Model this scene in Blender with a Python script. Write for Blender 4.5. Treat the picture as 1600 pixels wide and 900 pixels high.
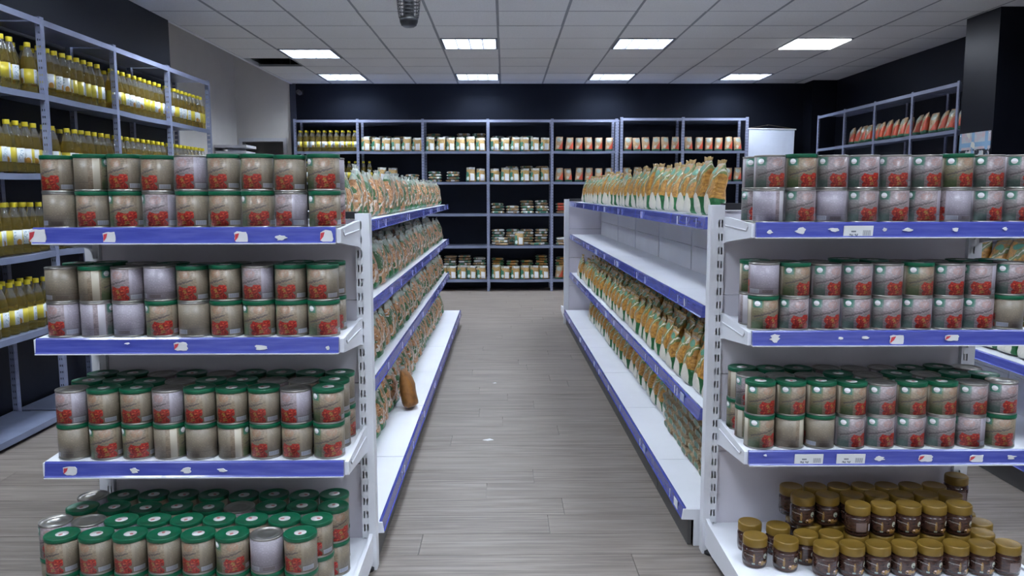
import bpy, math, random
from mathutils import Matrix, Vector

for _o in list(bpy.data.objects):
    bpy.data.objects.remove(_o)
SC = bpy.context.scene
COL = SC.collection
PI = math.pi
CZ = 1.375                      # camera height
CEIL = CZ + 1.5465              # ceiling height
GX, GY = 0.5404, 7.0887         # ceiling grid phase (0.6 m tiles)

# ---------------------------------------------------------------- camera
cd = bpy.data.cameras.new('camera')
cam = bpy.data.objects.new('camera', cd)
COL.objects.link(cam)
cd.sensor_width = 36.0
cd.lens = 36.0 * 1250 / 1600
cd.clip_start = 0.02
cam.location = (0, 0, CZ)
_p, _yw, _ro = 0.1182, 0.0087, -0.0018
F = Vector((math.sin(_yw) * math.cos(_p), math.cos(_yw) * math.cos(_p), -math.sin(_p)))
R = Vector((math.cos(_yw), -math.sin(_yw), 0))
U = R.cross(F)
R2 = R * math.cos(_ro) + U * math.sin(_ro)
U2 = -R * math.sin(_ro) + U * math.cos(_ro)
cam.matrix_world = Matrix(((R2.x, U2.x, -F.x, 0), (R2.y, U2.y, -F.y, 0), (R2.z, U2.z, -F.z, CZ), (0, 0, 0, 1)))
SC.camera = cam

# ---------------------------------------------------------------- world, exposure
w = bpy.data.worlds.new('world')
SC.world = w
w.use_nodes = True
w.node_tree.nodes['Background'].inputs[0].default_value = (0.0, 0.0, 0.0, 1)   # closed room, no sky
w.node_tree.nodes['Background'].inputs[1].default_value = 0.0
SC.view_settings.view_transform = 'Standard'
SC.view_settings.look = 'None'
SC.view_settings.gamma = 1.0
SC.view_settings.use_curve_mapping = False
SC.view_settings.exposure = 0.0
LIGHT = 62.0                     # radiance of a louvred ceiling fitting's tubes
LIGHT_COL = (0.78, 0.88, 1.0)
SC.cycles.use_denoising = True
SC.cycles.max_bounces = 10
SC.cycles.transmission_bounces = 8
SC.cycles.sample_clamp_indirect = 6.0
rnd = random.Random(7)

# ================================================================ helpers
def tag(o, label=None, cat=None, group=None, kind=None):
    if label: o['label'] = label
    if cat: o['category'] = cat
    if group: o['group'] = group
    if kind: o['kind'] = kind
    return o

def link(o, parent=None, loc=None, rot=None):
    COL.objects.link(o)
    if parent is not None: o.parent = parent
    if loc is not None: o.location = loc
    if rot is not None: o.rotation_euler = rot
    return o

def new(name, mesh, parent=None, loc=None, rot=None):
    return link(bpy.data.objects.new(name, mesh), parent, loc, rot)

def empty(name, loc=(0, 0, 0), rotz=0.0):
    o = bpy.data.objects.new(name, None)
    o.empty_display_size = 0.1
    return link(o, None, loc, (0, 0, rotz))

class MB:
    """collects polygons, with optional uv and material index"""
    def __init__(s):
        s.v = []; s.f = []; s.uv = []; s.mi = []; s.sm = []
    def poly(s, pts, uv=None, mi=0, smooth=False):
        n = len(s.v); s.v += [tuple(p) for p in pts]
        s.f.append(list(range(n, n + len(pts)))); s.uv.append(uv); s.mi.append(mi); s.sm.append(smooth)
    def box(s, x0, x1, y0, y1, z0, z1, mi=0, rot=None, org=None):
        c = [(x, y, z) for z in (z0, z1) for y in (y0, y1) for x in (x0, x1)]
        if rot is not None:
            o = Vector(org or (0, 0, 0)); c = [tuple(rot @ (Vector(p) - o) + o) for p in c]
        n = len(s.v); s.v += c
        for q in ((0, 2, 3, 1), (4, 5, 7, 6), (0, 1, 5, 4), (2, 6, 7, 3), (0, 4, 6, 2), (1, 3, 7, 5)):
            s.f.append([n + i for i in q]); s.uv.append(None); s.mi.append(mi); s.sm.append(False)
    def prism(s, prof, x0, x1, mi=0):
        """profile in (y,z), extruded along x"""
        n = len(s.v); k = len(prof)
        s.v += [(x0, a, b) for a, b in prof] + [(x1, a, b) for a, b in prof]
        for i in range(k):
            j = (i + 1) % k
            s.f.append([n + i, n + j, n + k + j, n + k + i]); s.uv.append(None); s.mi.append(mi); s.sm.append(False)
        s.f.append([n + i for i in reversed(range(k))]); s.uv.append(None); s.mi.append(mi); s.sm.append(False)
        s.f.append([n + k + i for i in range(k)]); s.uv.append(None); s.mi.append(mi); s.sm.append(False)
    def lathe(s, prof, seg=24, mi=0, caps=(True, True), uv=False, smooth=True, a0=0.0, a1=2 * PI, cx=0, cy=0):
        n = len(s.v); k = len(prof); full = abs(a1 - a0 - 2 * PI) < 1e-6
        cols = seg if full else seg + 1
        for c in range(cols):
            a = a0 + (a1 - a0) * c / seg
            for r, z in prof: s.v.append((cx + r * math.cos(a), cy + r * math.sin(a), z))
        z0, z1 = prof[0][1], prof[-1][1]
        for c in range(seg):
            d = (c + 1) % cols
            for i in range(k - 1):
                s.f.append([n + c * k + i, n + d * k + i, n + d * k + i + 1, n + c * k + i + 1])
                if uv:
                    u0, u1 = c / seg, (c + 1) / seg
                    va, vb = (prof[i][1] - z0) / (z1 - z0), (prof[i + 1][1] - z0) / (z1 - z0)
                    s.uv.append([(u0, va), (u1, va), (u1, vb), (u0, vb)])
                else: s.uv.append(None)
                s.mi.append(mi); s.sm.append(smooth)
        if full:
            if caps[0] and prof[0][0] > 1e-5:
                s.f.append([n + c * k for c in reversed(range(cols))]); s.uv.append(None); s.mi.append(mi); s.sm.append(False)
            if caps[1] and prof[-1][0] > 1e-5:
                s.f.append([n + c * k + k - 1 for c in range(cols)]); s.uv.append(None); s.mi.append(mi); s.sm.append(False)
    def tube(s, pts, r, seg=6, mi=0, closed=False):
        pts = [Vector(p) for p in pts]; n = len(s.v); k = len(pts)
        for i, p in enumerate(pts):
            if closed: t = (pts[(i + 1) % k] - pts[i - 1]).normalized()
            else: t = (pts[min(i + 1, k - 1)] - pts[max(i - 1, 0)]).normalized()
            a = t.cross(Vector((0, 0, 1)) if abs(t.z) < 0.9 else Vector((1, 0, 0))).normalized(); b = t.cross(a)
            for j in range(seg):
                q = 2 * PI * j / seg
                s.v.append(tuple(p + a * (r * math.cos(q)) + b * (r * math.sin(q))))
        for i in range(k if closed else k - 1):
            i2 = (i + 1) % k
            for j in range(seg):
                j2 = (j + 1) % seg
                s.f.append([n + i * seg + j, n + i2 * seg + j, n + i2 * seg + j2, n + i * seg + j2])
                s.uv.append(None); s.mi.append(mi); s.sm.append(True)
    def mesh(s, name, mats):
        me = bpy.data.meshes.new(name)
        me.from_pydata(s.v, [], s.f)
        for m in (mats if isinstance(mats, (list, tuple)) else [mats]): me.materials.append(m)
        me.polygons.foreach_set('material_index', s.mi)
        me.polygons.foreach_set('use_smooth', s.sm)
        if any(u is not None for u in s.uv):
            ul = me.uv_layers.new(name='uv')
            flat = []
            for f, u in zip(s.f, s.uv):
                for i in range(len(f)): flat += list(u[i]) if u is not None else [0.5, 0.5]
            ul.data.foreach_set('uv', flat)
        me.update()
        return me

def one(name, mb, mats, parent=None, loc=None, rot=None):
    return new(name, mb.mesh(name, mats), parent, loc, rot)

ORD = ['', 'first', 'second', 'third', 'fourth', 'fifth', 'sixth', 'seventh', 'eighth', 'ninth', 'tenth', 'eleventh', 'twelfth', 'thirteenth', 'fourteenth', 'fifteenth', 'sixteenth', 'seventeenth', 'eighteenth', 'nineteenth', 'twentieth']
def nth(n):
    if n <= 20: return ORD[n]
    return 'thirtieth' if n == 30 else ('twenty-' if n < 30 else 'thirty-') + ORD[n % 10]

def weld(mb):
    idx = {}; nv = []; mp = []
    for p in mb.v:
        k = (round(p[0], 6), round(p[1], 6), round(p[2], 6))
        if k not in idx: idx[k] = len(nv); nv.append(p)
        mp.append(idx[k])
    mb.v = nv; mb.f = [[mp[i] for i in f] for f in mb.f]
    return mb

# ---------------------------------------------------------------- material helper
class Mat:
    def __init__(s, name, rough=0.5, metal=0.0, spec=0.5):
        s.m = bpy.data.materials.new(name); s.m.use_nodes = True
        s.t = s.m.node_tree; s.b = s.t.nodes['Principled BSDF']
        s.b.inputs['Roughness'].default_value = rough
        s.b.inputs['Metallic'].default_value = metal
        s.b.inputs['Specular IOR Level'].default_value = spec
        s._uv = s._ob = None
    def n(s, typ): return s.t.nodes.new(typ)
    def put(s, sock, v):
        if v is None: return
        if isinstance(v, (int, float)):
            try: sock.default_value = v
            except TypeError: sock.default_value = (v, v, v, 1)
        elif isinstance(v, tuple): sock.default_value = v if len(v) == 4 or sock.type == 'VECTOR' else v + (1,)
        else: s.t.links.new(v, sock)
    def op(s, o, a, b=None, c=None):
        n = s.n('ShaderNodeMath'); n.operation = o
        s.put(n.inputs[0], a); s.put(n.inputs[1], b); s.put(n.inputs[2], c)
        return n.outputs[0]
    def add(s, a, b): return s.op('ADD', a, b)
    def sub(s, a, b): return s.op('SUBTRACT', a, b)
    def mul(s, a, b): return s.op('MULTIPLY', a, b)
    def gt(s, a, b): return s.op('GREATER_THAN', a, b)
    def lt(s, a, b): return s.op('LESS_THAN', a, b)
    def band(s, x, a, b): return s.mul(s.gt(x, a), s.lt(x, b))
    def rect(s, u, v, a, b, c, d): return s.mul(s.band(u, a, b), s.band(v, c, d))
    def disc(s, u, v, cu, cv, ru, rv):
        a = s.op('DIVIDE', s.sub(u, cu), ru); b = s.op('DIVIDE', s.sub(v, cv), rv)
        return s.lt(s.add(s.mul(a, a), s.mul(b, b)), 1.0)
    def mix(s, f, a, b):
        n = s.n('ShaderNodeMix'); n.data_type = 'RGBA'
        s.put(n.inputs[0], f); s.put(n.inputs[6], a); s.put(n.inputs[7], b)
        return n.outputs[2]
    def uv(s):
        if s._uv is None:
            n = s.n('ShaderNodeUVMap'); n.uv_map = 'uv'
            x = s.n('ShaderNodeSeparateXYZ'); s.t.links.new(n.outputs[0], x.inputs[0])
            s._uv = (x.outputs[0], x.outputs[1], n.outputs[0])
        return s._uv
    def ob(s):
        if s._ob is None: s._ob = s.n('ShaderNodeTexCoord').outputs['Object']
        return s._ob
    def xyz(s, v):
        x = s.n('ShaderNodeSeparateXYZ'); s.t.links.new(v, x.inputs[0]); return x.outputs
    def scale(s, v, sc):
        n = s.n('ShaderNodeMapping'); s.t.links.new(v, n.inputs[0])
        n.inputs['Scale'].default_value = sc; return n
    def noise(s, vec, sc, det=2.0, rough=0.5):
        n = s.n('ShaderNodeTexNoise'); n.inputs['Scale'].default_value = sc
        n.inputs['Detail'].default_value = det; n.inputs['Roughness'].default_value = rough
        if vec is not None: s.t.links.new(vec, n.inputs['Vector'])
        return n.outputs['Fac']
    def rand(s): return s.n('ShaderNodeObjectInfo').outputs['Random']
    def off(s, vec, k=40.0):
        """vector moved by the object's own random number"""
        n = s.n('ShaderNodeVectorMath'); n.operation = 'ADD'
        c = s.n('ShaderNodeCombineXYZ'); r = s.mul(s.rand(), k)
        for i in range(3): s.t.links.new(r, c.inputs[i])
        s.t.links.new(vec, n.inputs[0]); s.t.links.new(c.outputs[0], n.inputs[1])
        return n.outputs[0]
    def step(s, x, a, b):
        n = s.n('ShaderNodeMapRange'); n.interpolation_type = 'SMOOTHSTEP'
        s.put(n.inputs[0], x); n.inputs[1].default_value = a; n.inputs[2].default_value = b
        return n.outputs[0]
    def bump(s, h, strength=0.3, dist=0.01):
        n = s.n('ShaderNodeBump'); n.inputs['Strength'].default_value = strength; n.inputs['Distance'].default_value = dist
        s.t.links.new(h, n.inputs['Height']); s.t.links.new(n.outputs[0], s.b.inputs['Normal'])
    def col(s, c): s.put(s.b.inputs['Base Color'], c); return s
    def done(s): return s.m

def plain(name, c, rough=0.5, metal=0.0, var=0.0, vs=6.0, bump=0.0):
    m = Mat(name, rough, metal)
    if var:
        f = m.noise(m.ob(), vs, 3)
        m.col(m.mix(m.step(f, 0.3, 0.7), tuple(x * (1 - var) for x in c), tuple(min(1, x * (1 + var)) for x in c)))
    else: m.col(c)
    if bump: m.bump(m.noise(m.ob(), 60, 3), bump, 0.002)
    return m.done()

M = {}
M['white'] = plain('white_enamel', (0.80, 0.81, 0.86), 0.35, 0, 0.03, 3)
M['panel'] = plain('panel_enamel', (0.76, 0.73, 0.80), 0.45, 0, 0.03, 2)
M['black'] = plain('black_plastic', (0.012, 0.012, 0.015), 0.45, 0, 0.1)
M['kick'] = plain('kick_plate_grey', (0.07, 0.068, 0.066), 0.5, 0.0, 0.12, 3)
M['rack'] = plain('rack_grey_blue', (0.30, 0.33, 0.47), 0.42, 0.3, 0.12, 5)
M['rackshelf'] = plain('rack_shelf_steel', (0.22, 0.25, 0.36), 0.45, 0.3, 0.12, 4)
def black_paint():
    m = Mat('black_wall_paint', 0.40, 0, 0.28)
    f = m.noise(m.ob(), 2.0, 3)
    m.col(m.mix(m.step(f, 0.3, 0.7), (0.0034, 0.0038, 0.0062), (0.0048, 0.0054, 0.0085)))
    m.bump(m.noise(m.ob(), 60, 3), 0.08, 0.002)
    m.put(m.b.inputs['Specular Tint'], (0.62, 0.72, 1.0))
    return m.done()
M['blackwall'] = black_paint()
M['whitewall'] = plain('white_wall_paint', (0.80, 0.77, 0.74), 0.7, 0, 0.04, 1.5, 0.1)
M['greyroom'] = plain('grey_wall_paint', (0.62, 0.60, 0.585), 0.7, 0, 0.05, 2)
M['doorframe'] = plain('white_door_frame', (0.74, 0.74, 0.78), 0.4, 0, 0.02)
M['tag'] = plain('paper_white', (0.78, 0.78, 0.80), 0.6, 0, 0.04, 30)
M['red'] = plain('torn_red_print', (0.65, 0.06, 0.08), 0.5, 0, 0.1, 40)
M['greenlid'] = plain('green_lid_plastic', (0.004, 0.108, 0.050), 0.35, 0, 0.06, 12)
M['goldlid'] = plain('gold_lid_plastic', (0.205, 0.120, 0.017), 0.4, 0.1, 0.1, 14)
M['yellowcap'] = plain('yellow_cap_plastic', (0.74, 0.60, 0.03), 0.4, 0, 0.06, 20)
M['tin'] = plain('tin_plate', (0.42, 0.40, 0.37), 0.32, 0.85, 0.1, 12)

def rail_mat():
    m = Mat('blue_price_rail', 0.22)
    f = m.noise(m.scale(m.ob(), (3, 3, 30)).outputs[0], 3, 3)
    m.col(m.mix(m.step(f, 0.35, 0.8), (0.052, 0.066, 0.33), (0.088, 0.106, 0.40)))
    m.put(m.b.inputs['Coat Weight'], 0.4)
    return m.done()
M['rail'] = rail_mat()

def tag_mat():
    m = Mat('price_tag_print', 0.5); u, v, _ = m.uv()
    bars = m.mul(m.rect(u, v, 0.66, 0.93, 0.15, 0.62), m.gt(m.op('SINE', m.mul(u, 190.0)), -0.1))
    txt = m.mul(m.rect(u, v, 0.2, 0.5, 0.12, 0.32), m.gt(m.noise(m.scale(m.uv()[2], (26, 3, 1)).outputs[0], 1.0, 1), 0.46))
    txt2 = m.mul(m.rect(u, v, 0.24, 0.42, 0.45, 0.58), m.gt(m.noise(m.scale(m.uv()[2], (30, 3, 1)).outputs[0], 1.0, 1), 0.46))
    k = m.op('MAXIMUM', bars, m.op('MAXIMUM', txt, txt2))
    m.col(m.mix(k, (0.74, 0.75, 0.76), (0.16, 0.17, 0.2)))
    return m.done()
M['pricetag'] = tag_mat()

def floor_mat():
    m = Mat('laminate_plank', 0.42)
    o = m.off(m.ob(), 60.0)
    g = m.noise(m.scale(o, (1.3, 26, 1)).outputs[0], 2.0, 5, 0.62)
    g2 = m.noise(m.scale(o, (0.7, 5, 1)).outputs[0], 2.2, 3)
    c = m.mix(m.step(g, 0.3, 0.72), (0.122, 0.100, 0.086), (0.285, 0.242, 0.212))
    c = m.mix(m.mul(m.step(g2, 0.42, 0.75), 0.5), c, (0.138, 0.113, 0.098))
    c = m.mix(m.mul(m.rand(), 0.32), c, (0.268, 0.228, 0.200))
    m.col(c); m.bump(g, 0.08, 0.002)
    return m.done()
M['floor'] = floor_mat()
M['floorbase'] = plain('floor_underlay', (0.17, 0.145, 0.128), 0.8, 0, 0.1)

def tile_mat():
    m = Mat('mineral_ceiling_tile', 0.85)
    o = m.off(m.ob(), 30.0)
    f = m.noise(o, 90, 3); g = m.noise(o, 1.4, 2)
    c = m.mix(m.step(f, 0.3, 0.6), (0.66, 0.65, 0.64), (0.72, 0.715, 0.705))
    c = m.mix(m.mul(m.step(g, 0.4, 0.8), 0.3), c, (0.62, 0.61, 0.59))
    m.col(c); m.bump(f, 0.15, 0.002)
    return m.done()
M['tile'] = tile_mat()
M['tbar'] = plain('ceiling_grid_grey', (0.20, 0.205, 0.215), 0.5, 0, 0.06)
M['void'] = plain('bare_concrete_slab', (0.33, 0.325, 0.315), 0.9, 0, 0.1)

def emit_mat(name, c, s):
    m = Mat(name, 0.5); m.col((0.8, 0.8, 0.8))
    m.b.inputs['Emission Color'].default_value = c + (1,)
    m.b.inputs['Emission Strength'].default_value = s
    return m.done()
M['tube'] = emit_mat('lit_fluorescent_tray', LIGHT_COL, LIGHT)
M['led'] = emit_mat('lit_led_panel', (0.92, 0.96, 1.0), LIGHT * 0.27)
M['louvre'] = plain('louvre_aluminium', (0.10, 0.108, 0.135), 0.5, 0.0, 0.08)

def can_mat(name, kraft, panel, green, stripe):
    m = Mat(name, 0.38); u, v, uvv = m.uv()
    o = m.off(uvv, 9.0)
    n1 = m.noise(m.scale(uvv, (16, 10, 1)).outputs[0], 2.0, 5, 0.65)
    c = m.mix(m.step(n1, 0.35, 0.7), tuple(x * 0.62 for x in kraft), tuple(min(1, x * 1.12) for x in kraft))
    # main face: faint rosy medallion above, diagonal script across, vegetables below
    med = m.mul(m.disc(u, v, 0.315, 0.82, 0.06, 0.13), m.gt(m.noise(m.scale(uvv, (40, 22, 1)).outputs[0], 1.0, 2), 0.45))
    c = m.mix(m.mul(med, 0.55), c, (kraft[0] * 0.95, kraft[1] * 0.55, kraft[2] * 0.42))
    gb = m.band(u, 0.07, 0.20)                                   # green side band
    gfade = m.mul(gb, m.add(0.28, m.mul(m.step(m.op('ABSOLUTE', m.sub(v, 0.5)), 0.12, 0.34), 0.5)))
    c = m.mix(gfade, c, green)
    w1 = m.sub(v, m.add(0.50, m.mul(m.sub(u, 0.22), 0.85)))      # slanted line of script
    wob = m.mul(m.sub(m.noise(m.scale(uvv, (42, 9, 1)).outputs[0], 1.0, 2), 0.5), 0.11)
    sc1 = m.lt(m.op('ABSOLUTE', m.add(w1, wob)), 0.030)
    w2 = m.add(w1, 0.10)
    sc2 = m.lt(m.op('ABSOLUTE', m.add(w2, wob)), 0.024)
    w3 = m.sub(w1, 0.07)
    sc3 = m.lt(m.op('ABSOLUTE', m.add(w3, wob)), 0.018)
    c = m.mix(m.mul(m.mul(sc1, m.band(u, 0.10, 0.40)), 0.8), c, (0.07, 0.055, 0.06))
    c = m.mix(m.mul(m.mul(sc2, m.band(u, 0.13, 0.38)), 0.55), c, (0.10, 0.15, 0.12))
    c = m.mix(m.mul(m.mul(sc3, m.band(u, 0.17, 0.38)), 0.45), c, (0.14, 0.10, 0.10))
    # text panel on the reverse with fine rows of print
    tp = m.op('MAXIMUM', m.band(u, 0.435, 0.94), m.band(u, 0.0, 0.0))
    tl = m.gt(m.op('SINE', m.mul(v, 130.0)), 0.15)
    tn = m.gt(m.noise(m.scale(uvv, (60, 24, 1)).outputs[0], 1.0, 1), 0.42)
    pc = m.mix(m.mul(m.mul(m.mul(tl, tn), m.band(u, 0.46, 0.915)), 0.5), panel, tuple(x * 0.3 for x in panel))
    pc = m.mix(m.mul(m.band(v, 0.205, 0.222), 0.6), pc, tuple(x * 0.35 for x in panel))
    bb = m.rect(u, v, 0.445, 0.565, 0.045, 0.185)
    bar = m.mul(m.rect(u, v, 0.455, 0.555, 0.06, 0.17), m.gt(m.op('SINE', m.mul(u, 620.0)), 0.2))
    pc = m.mix(bb, pc, (0.62, 0.64, 0.70)); pc = m.mix(m.mul(bar, 0.6), pc, (0.10, 0.12, 0.25))
    bb2 = m.rect(u, v, 0.60, 0.72, 0.05, 0.16)
    pc = m.mix(m.mul(bb2, 0.5), pc, (0.13, 0.09, 0.07))
    c = m.mix(tp, c, pc)
    c = m.mix(m.op('MAXIMUM', m.band(u, 0.985, 1.01), m.band(u, -0.01, 0.055)), c, stripe)
    # vegetables: overlapping red fruits with yellow-green glints
    pk = (0.0, 0.0)
    tm = m.rect(u, v, 0.222, 0.43, 0.012, 0.47)
    jag = m.mul(m.sub(m.noise(m.scale(uvv, (34, 15, 1)).outputs[0], 1.0, 2), 0.5), 0.22)
    t1 = m.disc(u, m.add(v, jag), 0.378, 0.34, 0.056, 0.155)
    t2 = m.disc(u, m.add(v, jag), 0.285, 0.29, 0.066, 0.145)
    t3 = m.disc(u, v, 0.33, 0.08, 0.10, 0.17)
    tt = m.mul(m.op('MAXIMUM', t1, m.op('MAXIMUM', t2, t3)), tm)
    vn = m.noise(m.scale(uvv, (46, 20, 1)).outputs[0], 1.0, 2)
    rc = m.mix(m.step(vn, 0.3, 0.62), (0.16, 0.008, 0.008), (0.58, 0.028, 0.018))
    rc = m.mix(m.step(vn, 0.60, 0.72), rc, (0.68, 0.30, 0.10))
    lf = m.op('MAXIMUM', m.disc(u, m.add(v, jag), 0.315, 0.285, 0.022, 0.045), m.disc(u, m.add(v, jag), 0.33, 0.10, 0.03, 0.035))
    rc = m.mix(m.mul(lf, 0.75), rc, (0.45, 0.33, 0.07))
    c = m.mix(tt, c, rc)
    # round white emblem on a dark green square, near the top of the green band
    sq = m.rect(u, v, 0.085, 0.185, 0.72, 0.985)
    c = m.mix(sq, c, (0.02, 0.12, 0.08))
    e1 = m.disc(u, v, 0.135, 0.855, 0.033, 0.088)
    e2 = m.mul(e1, m.lt(v, 0.84))
    c = m.mix(e1, c, (0.70, 0.68, 0.70)); c = m.mix(m.mul(e2, 0.7), c, (0.45, 0.36, 0.36))
    m.col(m.mix(m.mul(m.rand(), 0.15), c, (0.2, 0.18, 0.15)))
    return m.done()
M['can_kraft'] = can_mat('can_label_kraft', (0.285, 0.215, 0.145), (0.262, 0.215, 0.158), (0.035, 0.105, 0.025), (0.52, 0.47, 0.37))
M['can_silver'] = can_mat('can_label_rosy_grey', (0.315, 0.248, 0.262), (0.37, 0.33, 0.385), (0.03, 0.115, 0.085), (0.55, 0.52, 0.56))

def sticker_mat():
    m = Mat('lid_sticker_print', 0.5)
    x, y, z = m.xyz(m.ob())
    f = m.disc(x, y, 0.006, 0.002, 0.007, 0.005)
    m.col(m.mix(f, (0.62, 0.60, 0.60), (0.42, 0.10, 0.10)))
    return m.done()
M['sticker'] = sticker_mat()

def jar_mat():
    m = Mat('spread_jar_label', 0.15); u, v, uvv = m.uv()
    n = m.noise(m.scale(uvv, (9, 5, 1)).outputs[0], 2, 3)
    c = m.mix(m.step(n, 0.35, 0.7), (0.030, 0.014, 0.012), (0.075, 0.032, 0.022))
    nut = m.mul(m.disc(u, v, 0.30, 0.16, 0.075, 0.16), m.gt(m.noise(m.scale(uvv, (30, 10, 1)).outputs[0], 1, 2), 0.42))
    c = m.mix(nut, c, (0.36, 0.20, 0.06))
    c = m.mix(m.disc(u, v, 0.25, 0.24, 0.016, 0.06), c, (0.62, 0.42, 0.32))
    c = m.mix(m.disc(u, v, 0.33, 0.60, 0.033, 0.17), c, (0.42, 0.42, 0.34))
    c = m.mix(m.disc(u, v, 0.335, 0.52, 0.018, 0.06), c, (0.05, 0.07, 0.05))
    c = m.mix(m.mul(m.disc(u, v, 0.17, 0.48, 0.014, 0.30), 0.8), c, (0.30, 0.17, 0.05))
    c = m.mix(m.rect(u, v, 0.145, 0.185, 0.06, 0.17), c, (0.36, 0.42, 0.36))
    w = m.lt(m.op('ABSOLUTE', m.add(m.sub(v, m.add(0.62, m.mul(m.sub(u, 0.15), -0.5))), m.mul(m.sub(m.noise(m.scale(uvv, (50, 6, 1)).outputs[0], 1, 2), 0.5), 0.15))), 0.03)
    c = m.mix(m.mul(m.mul(w, m.band(u, 0.03, 0.17)), 0.5), c, (0.5, 0.46, 0.42))
    tx = m.rect(u, v, 0.66, 0.80, 0.10, 0.72)
    tl = m.gt(m.op('SINE', m.mul(v, 75.0)), 0.0)
    c = m.mix(m.mul(tx, m.add(0.35, m.mul(tl, 0.25))), c, (0.27, 0.20, 0.19))
    c = m.mix(m.rect(u, v, 0.83, 0.865, 0.15, 0.62), c, (0.50, 0.47, 0.46))
    m.col(c); m.put(m.b.inputs['Coat Weight'], 0.3)
    return m.done()
M['jarlabel'] = jar_mat()
M['jarglass'] = plain('chocolate_spread_in_glass', (0.05, 0.022, 0.016), 0.1, 0, 0.15, 20)

def oil_mat():
    m = Mat('clear_bottle_of_oil', 0.06)
    x, y, z = m.xyz(m.ob())
    m.col(m.mix(m.gt(z, 0.205), (0.74, 0.58, 0.16), (0.88, 0.86, 0.82)))
    m.b.inputs['Transmission Weight'].default_value = 0.90
    m.b.inputs['IOR'].default_value = 1.30
    return m.done()
M['oil'] = oil_mat()

def oil_label():
    m = Mat('oil_label_print', 0.4); u, v, uvv = m.uv()
    k = m.op('FRACT', m.mul(u, 2.0))
    c = m.mix(m.band(k, 0.0, 0.58), (0.58, 0.48, 0.04), (0.62, 0.65, 0.66))
    n = m.gt(m.noise(m.scale(uvv, (34, 9, 1)).outputs[0], 1, 2), 0.55)
    c = m.mix(m.mul(m.rect(k, v, 0.06, 0.30, 0.15, 0.9), m.mul(n, 0.8)), c, (0.12, 0.25, 0.32))
    c = m.mix(m.disc(k, v, 0.42, 0.15, 0.12, 0.24), c, (0.55, 0.27, 0.03))
    c = m.mix(m.mul(m.band(k, 0.60, 0.92), m.mul(m.gt(m.op('SINE', m.mul(v, 60.0)), 0.4), 0.4)), c, (0.4, 0.25, 0.02))
    m.col(c)
    return m.done()
M['oillabel'] = oil_label()

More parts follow.
